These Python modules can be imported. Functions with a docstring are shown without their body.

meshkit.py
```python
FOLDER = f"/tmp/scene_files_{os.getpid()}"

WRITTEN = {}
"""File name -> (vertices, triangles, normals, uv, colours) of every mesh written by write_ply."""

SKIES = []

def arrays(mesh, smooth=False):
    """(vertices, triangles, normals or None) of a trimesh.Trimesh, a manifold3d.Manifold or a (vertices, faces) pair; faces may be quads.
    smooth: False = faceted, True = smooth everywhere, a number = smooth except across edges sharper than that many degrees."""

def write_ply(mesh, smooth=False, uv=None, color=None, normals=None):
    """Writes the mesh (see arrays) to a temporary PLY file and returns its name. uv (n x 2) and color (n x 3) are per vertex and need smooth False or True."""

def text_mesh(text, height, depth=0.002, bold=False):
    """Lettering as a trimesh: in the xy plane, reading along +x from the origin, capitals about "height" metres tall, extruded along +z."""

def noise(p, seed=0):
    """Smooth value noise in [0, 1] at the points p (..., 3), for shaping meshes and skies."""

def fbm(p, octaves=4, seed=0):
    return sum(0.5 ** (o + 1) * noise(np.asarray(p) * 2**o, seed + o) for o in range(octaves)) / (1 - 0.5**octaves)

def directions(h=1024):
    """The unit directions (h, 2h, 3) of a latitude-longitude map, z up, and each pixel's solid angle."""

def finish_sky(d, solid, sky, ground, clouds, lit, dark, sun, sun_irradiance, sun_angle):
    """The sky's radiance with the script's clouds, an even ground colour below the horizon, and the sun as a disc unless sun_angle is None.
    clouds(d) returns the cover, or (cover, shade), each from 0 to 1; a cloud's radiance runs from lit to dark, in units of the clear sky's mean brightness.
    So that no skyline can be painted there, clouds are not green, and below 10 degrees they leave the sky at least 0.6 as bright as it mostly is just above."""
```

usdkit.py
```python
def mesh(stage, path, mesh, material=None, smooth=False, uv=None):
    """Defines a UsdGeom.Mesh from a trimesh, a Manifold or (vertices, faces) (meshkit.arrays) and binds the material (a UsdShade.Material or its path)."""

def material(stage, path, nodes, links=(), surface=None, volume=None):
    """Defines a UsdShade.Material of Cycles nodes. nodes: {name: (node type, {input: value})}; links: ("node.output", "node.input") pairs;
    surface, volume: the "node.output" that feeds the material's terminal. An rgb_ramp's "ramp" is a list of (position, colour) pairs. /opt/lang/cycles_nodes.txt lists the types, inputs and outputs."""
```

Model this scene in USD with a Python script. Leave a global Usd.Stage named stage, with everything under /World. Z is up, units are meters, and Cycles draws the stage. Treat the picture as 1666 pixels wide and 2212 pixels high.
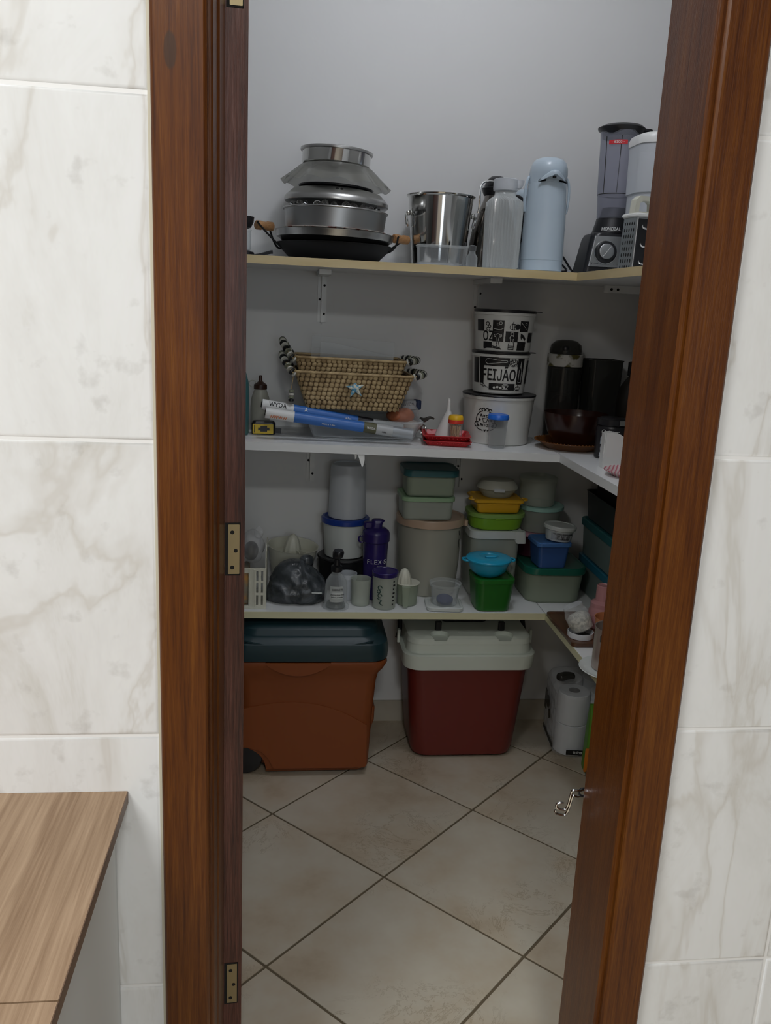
import math, random
import numpy as np, trimesh, shapely, usdkit, meshkit
from shapely import affinity
from shapely.geometry import Polygon, LineString, Point, box as sbox
from pxr import Usd, UsdGeom, UsdLux, UsdShade, Gf, Sdf

random.seed(7)
rng = np.random.default_rng(7)
stage = Usd.Stage.CreateInMemory()
UsdGeom.SetStageUpAxis(stage, 'Z'); UsdGeom.SetStageMetersPerUnit(stage, 1.0)
UsdGeom.Xform.Define(stage, '/World'); UsdGeom.Scope.Define(stage, '/World/Looks')
pi = math.pi

# ------------------------------------------------------------------ camera
YAW, PITCH, ROLL, FPX = 0.1199, 0.2344, 0.0469, 1843.7
EYE = np.array([0.1592, -1.0743, 1.4])
EXPOSURE = 0.0
F = np.array([math.sin(YAW)*math.cos(PITCH), math.cos(YAW)*math.cos(PITCH), -math.sin(PITCH)])
r0 = np.array([math.cos(YAW), -math.sin(YAW), 0.]); u0 = np.cross(r0, F)
RT = math.cos(ROLL)*r0+math.sin(ROLL)*u0; UP = -math.sin(ROLL)*r0+math.cos(ROLL)*u0
cam = UsdGeom.Camera.Define(stage, '/World/camera')
M = Gf.Matrix4d(*[float(v) for v in (*RT, 0, *UP, 0, *(-F), 0, *EYE, 1)])
cam.AddTransformOp().Set(M)
cam.CreateHorizontalApertureAttr(36.0); cam.CreateVerticalApertureAttr(36.0*2212/1666)
cam.CreateFocalLengthAttr(36.0*FPX/1666); cam.CreateClippingRangeAttr(Gf.Vec2f(0.01, 100))
cam.CreateExposureAttr(EXPOSURE)

# ------------------------------------------------------------------ lights
def rect_light(name, pos, target, w, h, inten, col):
    l = UsdLux.RectLight.Define(stage, '/World/'+name)
    l.CreateWidthAttr(w); l.CreateHeightAttr(h); l.CreateIntensityAttr(inten); l.CreateColorAttr(Gf.Vec3f(*col))
    d = np.array(target, float)-np.array(pos, float); d /= np.linalg.norm(d)
    up = np.array([0, 0, 1.]) if abs(d[2]) < .95 else np.array([0, 1., 0])
    x = np.cross(d, up); x /= np.linalg.norm(x); y = np.cross(x, d)
    l.AddTransformOp().Set(Gf.Matrix4d(*[float(v) for v in (*x, 0, *y, 0, *(-d), 0, *pos, 1)]))
    return l
# the kitchen's ceiling lamp, the kitchen window behind the camera, the pantry's own ceiling lamp
rect_light('kitchen_ceiling_light', (-0.95, -1.35, 2.66), (-0.95, -1.35, 0), .9, .9, 16.8, (.985, 1.0, .995))
rect_light('kitchen_ceiling_light_001', (0.28, -1.85, 2.66), (0.28, -1.85, 0), .34, .34, 52.0, (.985, 1.0, .99))
rect_light('kitchen_window_light', (0.75, -2.93, 1.45), (0.75, 0, 1.45), 1.2, 1.0, 2.2, (.78, .88, 1.0))
pl = UsdLux.SphereLight.Define(stage, '/World/pantry_ceiling_light')
pl.CreateRadiusAttr(.06); pl.CreateIntensityAttr(70.0); pl.CreateColorAttr(Gf.Vec3f(.90, .92, 1.0)); pl.AddTranslateOp().Set(Gf.Vec3d(.58, .74, 2.60))
dome = UsdLux.DomeLight.Define(stage, '/World/sky'); dome.CreateIntensityAttr(.15); dome.CreateColorAttr(Gf.Vec3f(.8, .9, 1))

# ------------------------------------------------------------------ materials
def mat(name, nodes, links, surface='p.BSDF'):
    return usdkit.material(stage, '/World/Looks/'+name, nodes, links, surface=surface)
def plain(name, col, rough=.4, metal=0., coat=0., spec=.5, sub=0., bump=0., bscale=60):
    n = {'p': ('principled_bsdf', {'base_color': col, 'roughness': rough, 'metallic': metal, 'coat_weight': coat, 'specular_ior_level': spec})}
    l = []
    if bump:
        n['g'] = ('texture_coordinate', {}); n['n'] = ('noise_texture', {'scale': bscale, 'detail': 4.}); n['b'] = ('bump', {'strength': bump, 'distance': .004})
        l = [('g.object', 'n.vector'), ('n.fac', 'b.height'), ('b.normal', 'p.normal')]
    return mat(name, n, l)
def speck(name, c1, c2, scale=20, rough=.4, metal=0., lo=.4, hi=.65, stretch=(1, 1, 1), coat=0., bump=0.):
    n = {'g': ('texture_coordinate', {}), 'm': ('mapping', {'scale': stretch}), 'n': ('noise_texture', {'scale': scale, 'detail': 5.}),
         'r': ('rgb_ramp', {'ramp': [(lo, c1), (hi, c2)]}), 'p': ('principled_bsdf', {'roughness': rough, 'metallic': metal, 'coat_weight': coat})}
    l = [('g.object', 'm.vector'), ('m.vector', 'n.vector'), ('n.fac', 'r.fac'), ('r.color', 'p.base_color')]
    if bump:
        n['b'] = ('bump', {'strength': bump, 'distance': .003}); l += [('n.fac', 'b.height'), ('b.normal', 'p.normal')]
    return mat(name, n, l)
def sheer(name, col, dens=.2, rough=.15, tint=(1, 1, 1), power=2.5, gain=.75, noise=0.):
    """See-through plastic or glass: lets light pass, denser where it is seen edge-on."""
    n = {'lw': ('layer_weight', {'blend': .5}), 'pw': ('math', {'math_type': 'power', 'value2': power}),
         'ma': ('math', {'math_type': 'multiply_add', 'value2': gain*(1-dens), 'value3': dens, 'use_clamp': True}),
         't': ('transparent_bsdf', {'color': tint}), 'p': ('principled_bsdf', {'base_color': col, 'roughness': rough}), 'mx': ('mix_closure', {})}
    l = [('lw.facing', 'pw.value1'), ('pw.value', 'ma.value1'), ('ma.value', 'mx.fac'), ('t.BSDF', 'mx.closure1'), ('p.BSDF', 'mx.closure2')]
    if noise:
        n['g'] = ('texture_coordinate', {}); n['n'] = ('noise_texture', {'scale': 22., 'detail': 4.}); n['b'] = ('bump', {'strength': noise, 'distance': .01})
        l += [('g.object', 'n.vector'), ('n.fac', 'b.height'), ('b.normal', 'p.normal')]
    return mat(name, n, l, 'mx.closure')

def wood(name, cols, sx=60., sz=3., rough=.3, coat=.4, axis='z', bump=.25, spec=.5, knot=None):
    st = {'z': (sx, sx, sz), 'y': (sx, sz, sx), 'x': (sz, sx, sx)}[axis]
    st2 = tuple(v*.17 for v in st)
    n = {'g': ('geometry', {}), 'm': ('mapping', {'scale': st}), 'n': ('noise_texture', {'scale': 3., 'detail': 5., 'roughness': .62, 'distortion': .4}),
         'm2': ('mapping', {'scale': st2}), 'n2': ('noise_texture', {'scale': 2.2, 'detail': 3., 'distortion': .6}),
         'mx': ('mix_float', {'fac': .45}), 'r': ('rgb_ramp', {'ramp': cols}), 'b': ('bump', {'strength': bump, 'distance': .0015}),
         'p': ('principled_bsdf', {'roughness': rough, 'coat_weight': coat, 'coat_roughness': .18, 'specular_ior_level': spec})}
    l = [('g.position', 'm.vector'), ('m.vector', 'n.vector'), ('g.position', 'm2.vector'), ('m2.vector', 'n2.vector'), ('n.fac', 'mx.a'), ('n2.fac', 'mx.b'),
         ('mx.result', 'r.fac'), ('r.color', 'p.base_color'), ('n.fac', 'b.height'), ('b.normal', 'p.normal')]
    if knot:      # one dark resin stain in the board, at its own place in the wood
        c, s = knot; l.remove(('r.color', 'p.base_color'))
        n.update({'km': ('mapping', {'scale': s, 'location': tuple(-a*b for a, b in zip(c, s))}), 'kg': ('gradient_texture', {'gradient_type': 'spherical'}), 'ka': ('math', {'math_type': 'multiply_add', 'value2': .55}), 'kr': ('rgb_ramp', {'ramp': [(.52, (0, 0, 0)), (.64, (.8, .8, .8))]}), 'kx': ('mix_color', {'b': (.045, .022, .012)})})
        l += [('g.position', 'km.vector'), ('km.vector', 'kg.vector'), ('n2.fac', 'ka.value1'), ('kg.fac', 'ka.value3'), ('ka.value', 'kr.fac'), ('kr.color', 'kx.fac'), ('r.color', 'kx.a'), ('kx.result', 'p.base_color')]
    return mat(name, n, l)

RED = [(.34, (.050, .0115, .0012)), (.44, (.084, .022, .0018)), (.52, (.110, .031, .0025)), (.66, (.160, .053, .006))]
m_frame = wood('varnished_red_wood', RED, 120, 4.5, .36, .12, bump=.35, spec=.3)
m_knot = wood('varnished_red_wood_knotted', RED, 120, 4.5, .36, .12, bump=.35, spec=.3, knot=((.0225, -.015, 1.667), (105, 20, 34)))
m_edge = wood('worn_red_wood', [(.36, (.045, .016, .012)), (.5, (.10, .034, .022)), (.62, (.16, .06, .042)), (.7, (.24, .12, .10))], 110, 5., .45, .15, bump=.8)
m_counter = wood('counter_laminate', [(.3, (.20, .118, .062)), (.44, (.29, .19, .113)), (.55, (.365, .25, .157)), (.68, (.45, .32, .21))], 60, 1.8, .42, 0., 'y', .05)
m_counter_edge = wood('counter_edge_laminate', [(.3, (.13, .075, .045)), (.7, (.22, .13, .08))], 34, 1.5, .45, 0., 'y', .05)
m_traywood = wood('tray_wood', [(.3, (.05, .018, .008)), (.7, (.13, .055, .024))], 40, 2, .35, .2, 'y', .1)
m_handlewood = wood('handle_wood', [(.3, (.22, .10, .035)), (.7, (.48, .26, .11))], 90, 20, .5, 0, 'x', .3)

def marble(name):
    n = {'g': ('geometry', {}), 'o': ('object_info', {}), 'cx': ('combine_xyz', {}), 'k': ('math', {'math_type': 'multiply', 'value2': 37.}),
         'ad': ('mapping', {'rotation': (0, -.70, 0), 'scale': (1.5, 1., .5)}),
         'w': ('noise_texture', {'dimensions': '4D', 'scale': 2.3, 'detail': 5., 'roughness': .52, 'distortion': 1.4}),
         'rv': ('rgb_ramp', {'ramp': [(.462, (1, 1, 1)), (.488, (.55, .55, .55)), (.499, (0, 0, 0)), (.507, (.35, .35, .35)), (.515, (.85, .85, .85)), (.54, (1, 1, 1))]}),
         'w2': ('noise_texture', {'dimensions': '4D', 'scale': 5., 'detail': 6., 'roughness': .7, 'distortion': .5}),
         'rb': ('rgb_ramp', {'ramp': [(.34, (.70, .695, .67)), (.44, (.79, .795, .79)), (.54, (.83, .84, .84)), (.66, (.85, .86, .87))]}),
         'w3': ('noise_texture', {'dimensions': '4D', 'scale': 26., 'detail': 4.}), 'r3': ('rgb_ramp', {'ramp': [(.60, (1, 1, 1)), (.70, (.82, .81, .80))]}),
         'mx': ('mix_color', {'b': (.60, .57, .52)}), 'inv': ('math', {'math_type': 'multiply_add', 'value2': -.56, 'value3': .56}),
         'mu': ('mix_color', {'blend_type': 'multiply', 'fac': .8}),
         'p': ('principled_bsdf', {'roughness': .33, 'specular_ior_level': .45})}
    l = [('g.position', 'ad.vector'), ('o.random', 'k.value1'), ('k.value', 'w.w'), ('k.value', 'w2.w'), ('k.value', 'w3.w'), ('ad.vector', 'w.vector'), ('ad.vector', 'w2.vector'), ('g.position', 'w3.vector'),
         ('w.fac', 'rv.fac'), ('w2.fac', 'rb.fac'), ('rv.color', 'inv.value1'), ('inv.value', 'mx.fac'), ('rb.color', 'mx.a'), ('w3.fac', 'r3.fac'), ('mx.result', 'mu.a'), ('r3.color', 'mu.b'), ('mu.result', 'p.base_color')]
    return mat(name, n, l)
m_tile = marble('marble_wall_tile')
m_grout = plain('wall_grout', (.88, .88, .87), .5)
m_caulk = plain('caulk', (.62, .58, .46), .5)
def floortile(name):
    n = {'g': ('geometry', {}), 'o': ('object_info', {}), 'k': ('math', {'math_type': 'multiply', 'value2': 31.}),
         'w': ('noise_texture', {'dimensions': '4D', 'scale': 5., 'detail': 6., 'roughness': .6}),
         'r': ('rgb_ramp', {'ramp': [(.34, (.43, .345, .245)), (.46, (.52, .445, .335)), (.56, (.55, .495, .395)), (.68, (.585, .54, .44))]}),
         'v': ('noise_texture', {'dimensions': '4D', 'scale': 7., 'detail': 9., 'roughness': .72, 'distortion': 1.2}),
         'rv': ('rgb_ramp', {'ramp': [(.482, (1, 1, 1)), (.5, (.70, .66, .60)), (.512, (1, 1, 1))]}),
         'w3': ('noise_texture', {'dimensions': '4D', 'scale': 3.1, 'detail': 2.}), 'r3': ('rgb_ramp', {'ramp': [(.5, (0, 0, 0)), (.6, (1, 1, 1))]}),
         'mu': ('mix_color', {'blend_type': 'multiply'}), 'p': ('principled_bsdf', {'roughness': .42})}
    l = [('o.random', 'k.value1'), ('k.value', 'w.w'), ('k.value', 'v.w'), ('k.value', 'w3.w'), ('g.position', 'w.vector'), ('g.position', 'v.vector'), ('g.position', 'w3.vector'),
         ('w.fac', 'r.fac'), ('v.fac', 'rv.fac'), ('w3.fac', 'r3.fac'), ('r3.color', 'mu.fac'), ('r.color', 'mu.a'), ('rv.color', 'mu.b'), ('mu.result', 'p.base_color')]
    return mat(name, n, l)
m_floor = floortile('beige_floor_tile')
m_fgrout = plain('floor_grout', (.13, .10, .06), .8)
m_wall = plain('painted_wall', (.73, .735, .725), .6, bump=.05, bscale=90)
m_ceil = plain('ceiling_paint', (.82, .82, .80), .7)
m_white = plain('white_melamine', (.78, .80, .80), .35)
m_panel = plain('cabinet_panel', (.70, .73, .74), .4)
m_strip = plain('cabinet_strip', (.62, .65, .66), .4)
m_band1 = speck('pale_wood_band', (.56, .44, .22), (.64, .53, .30), 6, .45, lo=.3, hi=.7, stretch=(1, 1, 4))
m_band3 = plain('cream_band', (.66, .64, .42), .4)
m_steel = plain('polished_steel', (.62, .62, .60), .10, 1.)
m_alu = plain('aluminium', (.50, .50, .49), .30, 1.)
m_chrome = plain('chrome', (.75, .75, .74), .08, 1.)
m_brushed = plain('brushed_steel', (.42, .43, .43), .38, 1.)
m_brass = plain('old_brass', (.36, .29, .16), .45, .75)
m_black = plain('black_plastic', (.012, .012, .014), .35)
m_blackm = plain('black_iron', (.008, .008, .008), .6, spec=.2)
m_hole = plain('dark_hole', (.008, .007, .006), .8)
m_whitep = plain('white_plastic', (.74, .75, .73), .35)
m_creamp = plain('cream_plastic', (.62, .62, .52), .4)
m_blueth = plain('pale_blue_plastic', (.50, .60, .68), .28)
m_blueth2 = plain('pale_blue_seam', (.36, .45, .52), .4)
m_clear = sheer('clear_plastic', (.70, .74, .76), .06, .08, gain=.6, power=3.)
m_glass = sheer('clear_glass', (.72, .77, .78), .16, .05, gain=.9, power=1.8)
m_smoke = sheer('smoky_glass', (.05, .05, .045), .62, .08, tint=(.6, .58, .54))
m_frost = sheer('frosted_plastic', (.58, .63, .55), .42, .4)
m_frost2 = sheer('frosted_beige_plastic', (.50, .50, .42), .72, .4)
m_frostg = sheer('frosted_green_plastic', (.46, .54, .41), .44, .4)
m_frostw = sheer('milky_plastic', (.66, .70, .74), .72, .35)
m_film = sheer('plastic_film', (.80, .82, .84), .10, .12, power=1.5, gain=.7, noise=.7)
m_jar = sheer('blender_jar', (.42, .44, .50), .22, .08, tint=(.92, .92, .96), gain=.8)

# ------------------------------------------------------------------ scene helpers
used = {}
def numbered(parent, name):
    k = (parent, name); n = used.get(k, 0); used[k] = n+1
    return f'{parent}/{name}' if n == 0 else f'{parent}/{name}_{n:03d}'
def meta(prim, label=None, cat=None, group=None, kind=None):
    for k, v in (('label', label), ('category', cat), ('group', group), ('kind', kind)):
        if v: prim.SetCustomDataByKey(k, v)
    return prim
def T(name, label, cat, loc=(0, 0, 0), rz=0., group=None, kind=None, tilt=(0, 0)):
    x = UsdGeom.Xform.Define(stage, numbered('/World', name))
    x.AddTranslateOp().Set(Gf.Vec3d(*map(float, loc)))
    if rz: x.AddRotateZOp().Set(float(rz))
    if tilt[0]: x.AddRotateXOp().Set(float(tilt[0]))
    if tilt[1]: x.AddRotateYOp().Set(float(tilt[1]))
    return meta(x.GetPrim(), label, cat, group, kind)
def P(parent, name, mesh, m, smooth=38, label=None, kind=None):
    g = usdkit.mesh(stage, numbered(str(parent.GetPath()), name), mesh, m, smooth=smooth)
    return meta(g.GetPrim(), label, None, None, kind)
def one(name, mesh, m, label, cat, smooth=38, group=None, kind=None):
    g = usdkit.mesh(stage, numbered('/World', name), mesh, m, smooth=smooth)
    return meta(g.GetPrim(), label, cat, group, kind)
def dup(src, loc, rz=0., label=None, tilt=(0, 0), group=None):
    was = src.GetCustomData(); name = src.GetName().rstrip('0123456789').rstrip('_')
    r = T(name, label or was['label'], was['category'], loc, rz, group or was.get('group'), None, tilt)
    r.GetReferences().AddInternalReference(src.GetPath()); r.SetInstanceable(True)
    return r

# ------------------------------------------------------------------ mesh helpers
def TM(v, f): return trimesh.Trimesh(np.asarray(v, float), np.asarray(f, int), process=False)
def cat(*ms): return trimesh.util.concatenate([m for m in ms])
def mv(m, x=0, y=0, z=0): m = m.copy(); m.apply_translation((x, y, z)); return m
def ro(m, deg, ax=(0, 0, 1)): m = m.copy(); m.apply_transform(trimesh.transformations.rotation_matrix(math.radians(deg), ax)); return m
def box(x0, x1, y0, y1, z0, z1): return mv(trimesh.creation.box((x1-x0, y1-y0, z1-z0)), (x0+x1)/2, (y0+y1)/2, (z0+z1)/2)
def circ(r, n=48, ph=0.):
    a = np.arange(n)*2*pi/n+ph; return np.stack([r*np.cos(a), r*np.sin(a)], 1)
def ell(a, b, n=48):
    t = np.arange(n)*2*pi/n; return np.stack([a*np.cos(t), b*np.sin(t)], 1)
def rr(w, d, r, n=5):
    r = min(r, w/2-1e-5, d/2-1e-5); out = []
    for cx, cy, a0 in ((w/2-r, d/2-r, 0), (-w/2+r, d/2-r, pi/2), (-w/2+r, -d/2+r, pi), (w/2-r, -d/2+r, 1.5*pi)):
        for i in range(n+1):
            a = a0+i*pi/2/n; out.append((cx+r*math.cos(a), cy+r*math.sin(a)))
    return np.array(out)
def loft(secs, cap0=True, cap1=True):
    rings = []
    for s in secs:
        p = np.asarray(s[0], float)
        rings.append(np.column_stack([p, np.full(len(p), s[1])]) if p.shape[1] == 2 else p)
    n = len(rings[0]); V = list(np.vstack(rings)); Fc = []
    for k in range(len(rings)-1):
        for i in range(n):
            j = (i+1) % n; a, b, c, d = k*n+i, k*n+j, (k+1)*n+j, (k+1)*n+i
            Fc += [(a, b, c), (a, c, d)]
    if cap0:
        V.append(rings[0].mean(0)); c = len(V)-1; Fc += [(c, (i+1) % n, i) for i in range(n)]
    if cap1:
        V.append(rings[-1].mean(0)); c = len(V)-1; o = (len(rings)-1)*n; Fc += [(c, o+i, o+(i+1) % n) for i in range(n)]
    return TM(V, Fc)
def lathe(prof, n=48):
    prof = [(max(r, 1e-4), z) for r, z in prof]
    return loft([(circ(r, n), z) for r, z in prof])
def cup(prof, t, n=48):
    """a hollow turned vessel: outer profile from the base up, wall thickness t"""
    inner = [(max(r-t, 1e-4), z if i == len(prof)-1 else max(z, prof[0][1]+t)) for i, (r, z) in enumerate(prof)][::-1]
    return lathe(list(prof)+inner, n)
def tub(w0, d0, w1, d1, h, r, t=.0015, rim=.003, n=5):
    """a hollow rounded box: base w0 x d0, mouth w1 x d1"""
    return loft([(rr(w0-.006, d0-.006, r), 0), (rr(w0, d0, r), .004), (rr(w1, d1, r), h-.004), (rr(w1+rim, d1+rim, r), h-.004), (rr(w1+rim, d1+rim, r), h), (rr(w1-2*t, d1-2*t, r), h), (rr(w0-2*t, d0-2*t, r), .004+t)])
def lid(w, d, h, r, skirt=.0, dip=.003):
    return loft([(rr(w-.002, d-.002, r), -skirt), (rr(w, d, r), -skirt+.001), (rr(w, d, r), h-.002), (rr(w-.004, d-.004, r), h), (rr(w-.016, d-.016, r), h), (rr(w-.022, d-.022, r), h-dip)])
def rbox(w, d, h, r=.01, b=.004):
    return loft([(rr(w-2*b, d-2*b, r), 0), (rr(w, d, r), b), (rr(w, d, r), h-b), (rr(w-2*b, d-2*b, r), h)])
def tube(path, r, n=8, closed=False):
    p = np.asarray(path, float); t = np.gradient(p, axis=0)
    if closed: t = np.roll(p, -1, 0)-np.roll(p, 1, 0)
    t /= np.linalg.norm(t, axis=1)[:, None]
    up = np.array([0, 0, 1.]) if abs(t[0][2]) < .9 else np.array([1., 0, 0]); secs = []
    u = np.cross(t[0], up); u /= np.linalg.norm(u)
    rad = np.broadcast_to(r, len(p))
    for k in range(len(p)):
        u = u-t[k]*np.dot(u, t[k]); u /= np.linalg.norm(u); v = np.cross(t[k], u)
        a = np.arange(n)*2*pi/n
        secs.append(p[k]+rad[k]*(np.cos(a)[:, None]*u+np.sin(a)[:, None]*v))
    if closed: secs.append(secs[0])
    return loft([(s,) if False else (s, 0) for s in secs], not closed, not closed)
def spline(pts, n=24):
    from scipy.interpolate import make_interp_spline
    p = np.asarray(pts, float); t = np.linspace(0, 1, len(p))
    return make_interp_spline(t, p, k=min(3, len(p)-1))(np.linspace(0, 1, n))
def torus(R, r, n=28, m=8, ax='z'):
    a = np.arange(n)*2*pi/n; p = np.stack([R*np.cos(a), R*np.sin(a), 0*a], 1)
    t = tube(p, r, m, True)
    return {'z': t, 'x': ro(t, 90, (0, 1, 0)), 'y': ro(t, 90, (1, 0, 0))}[ax]
def cyl(r, p0, p1, n=20, r1=None):
    return tube([p0, p1], [r, r if r1 is None else r1], n)
def ext(poly, h):
    gs = getattr(poly, 'geoms', [poly]); return cat(*[trimesh.creation.extrude_polygon(g, h, engine='earcut') for g in gs if not g.is_empty and g.area > 1e-9])
def front(m): return ro(m, 90, (1, 0, 0))          # a flat drawing (x, y) stood up: x stays, y becomes height, faces -y
def wrap(m, R, th0=0., z0=0., taper=0., sub=None):
    """bend a flat drawing (x along, y up, z out) onto a drum of radius R that faces -y at th0=0"""
    m = m.copy()
    if sub:
        v, f = trimesh.remesh.subdivide_to_size(m.vertices, m.faces, sub, max_iter=12); m = TM(v, f)
    v = m.vertices; r = R+taper*(v[:, 1]+z0)+v[:, 2]; th = th0+v[:, 0]/R
    return TM(np.stack([r*np.sin(th), -r*np.cos(th), v[:, 1]+z0], 1), m.faces)
def text(s, h, depth=.0006, bold=False, centre=True):
    m = meshkit.text_mesh(s, h, depth, bold)
    if centre: m.apply_translation((-(m.bounds[0][0]+m.bounds[1][0])/2, 0, 0))
    return m
def crumple(m, amp, scale, seed=0):
    m = m.copy(); n = m.vertex_normals; d = np.array(meshkit.noise(m.vertices*scale, seed)); m.vertices = m.vertices+n*(d[:, None]*amp); return m
def blob(rx, ry, rz, sub=4):
    m = trimesh.creation.icosphere(subdivisions=sub); m.apply_scale((rx, ry, rz)); return m

# ------------------------------------------------------------------ the setting
XB, YB = 1.29, 1.64      # right wall, back wall of the pantry
def bevel_tile(poly, h, b):
    """a tile with eased edges: polygon in (x, y), thickness h"""
    inn = poly.buffer(-b, join_style=2)
    if inn.is_empty or inn.geom_type != 'Polygon' or len(inn.exterior.coords) != len(poly.exterior.coords): return ext(poly, h)
    o = np.array(poly.exterior.coords)[:-1]; i = np.array(inn.exterior.coords)[:-1]
    if not poly.exterior.is_ccw: o = o[::-1]
    if not inn.exterior.is_ccw: i = i[::-1]
    k = np.argmin(((i-o[0])**2).sum(1)); i = np.roll(i, -k, 0)
    mid = o+(i-o)*.35
    return loft([(o, 0), (o, h-b*.7), (mid, h-b*.2), (i, h)], False, True)

fl = T('floor', None, None, kind='structure')
P(fl, 'grout_bed', box(-.45, XB+.02, .0, YB+.02, -.05, -.0025), m_fgrout, False)
room = sbox(-.43, .125, XB, YB)
S, A, OX, OY = .4062, -.7909, .1385, 1.0847
for i in range(-6, 7):
    for j in range(-6, 7):
        g = .0032
        q = np.array([(i+g/S, j+g/S), (i+1-g/S, j+g/S), (i+1-g/S, j+1-g/S), (i+g/S, j+1-g/S)])*S
        pts = np.stack([OX+q[:, 0]*math.cos(A)-q[:, 1]*math.sin(A), OY+q[:, 0]*math.sin(A)+q[:, 1]*math.cos(A)], 1)
        pg = Polygon(pts).intersection(room)
        if pg.is_empty or pg.area < 4e-4 or pg.geom_type != 'Polygon': continue
        pg = shapely.simplify(pg, 1e-5)
        P(fl, 'floor_tile', mv(bevel_tile(pg, .006, .0015), 0, 0, -.006), m_floor, 25)
P(fl, 'kitchen_slab', box(-2.0, 2.2, -3.0, .125, -.05, 0), m_floor, False)

wf = T('wall_front', None, None, kind='structure')
P(wf, 'masonry', cat(box(-2.0, .045, .009, .125, 0, 2.75), box(.68, 2.2, .009, .125, 0, 2.75), box(.045, .68, .009, .125, 2.13, 2.75)), m_wall, False)
P(wf, 'grout_bed', cat(box(-2.0, .0, .0022, .009, 0, 2.75), box(.7236, 2.2, .0022, .009, 0, 2.75), box(.0, .7236, .0022, .009, 2.19, 2.75)), m_grout, False)
xs = [-1.471, -.871, -.271, .329, .929, 1.529, 2.129]; hole = sbox(-.0035, -1, .727, 2.19)
for k in range(-1, 7):
    for i in range(len(xs)-1):
        pg = sbox(xs[i]+.0013, k*.4+.0253+.0013, xs[i+1]-.0013, k*.4+.4253-.0013).intersection(sbox(-2, 0, 2.2, 2.74)).difference(hole)
        for g in getattr(pg, 'geoms', [pg]):
            if g.is_empty or g.area < 1e-3: continue
            P(wf, 'wall_tile', mv(front(bevel_tile(shapely.simplify(g, 1e-6), .0085, .0055)), 0, .0085, 0), m_tile, 50)
P(wf, 'caulk', cat(box(-.005, .0, -.0006, .006, 0, 2.19), box(.7236, .7275, -.0006, .006, 0, 2.19)), m_caulk, False)

def struct(name, mesh, m): return one(name, mesh, m, None, None, False, kind='structure')
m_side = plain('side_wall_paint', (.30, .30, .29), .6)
struct('wall_back', box(-.45, XB+.1, YB, YB+.1, 0, 2.75), m_wall)
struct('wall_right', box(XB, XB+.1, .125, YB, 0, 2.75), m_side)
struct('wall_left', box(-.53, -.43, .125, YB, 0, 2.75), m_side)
struct('ceiling', box(-2.1, 2.3, -3.1, YB+.1, 2.75, 2.85), m_ceil)
m_kit = plain('kitchen_rear_paint', (.34, .30, .26), .6)
struct('wall_left_001', box(-2.1, -2.0, -3.0, .125, 0, 2.75), m_kit)
struct('wall_right_001', box(2.2, 2.3, -3.0, .125, 0, 2.75), m_kit)
struct('wall_rear', box(-2.0, 2.2, -3.1, -3.0, 0, 2.75), m_kit)
m_base = speck('baseboard_tile', (.42, .37, .29), (.50, .46, .38), 9, .45)
struct('baseboard_back', box(-.43, XB, YB-.009, YB, 0, .075), m_base)
struct('baseboard_right', box(XB-.009, XB, .125, YB-.009, 0, .075), m_base)

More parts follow.
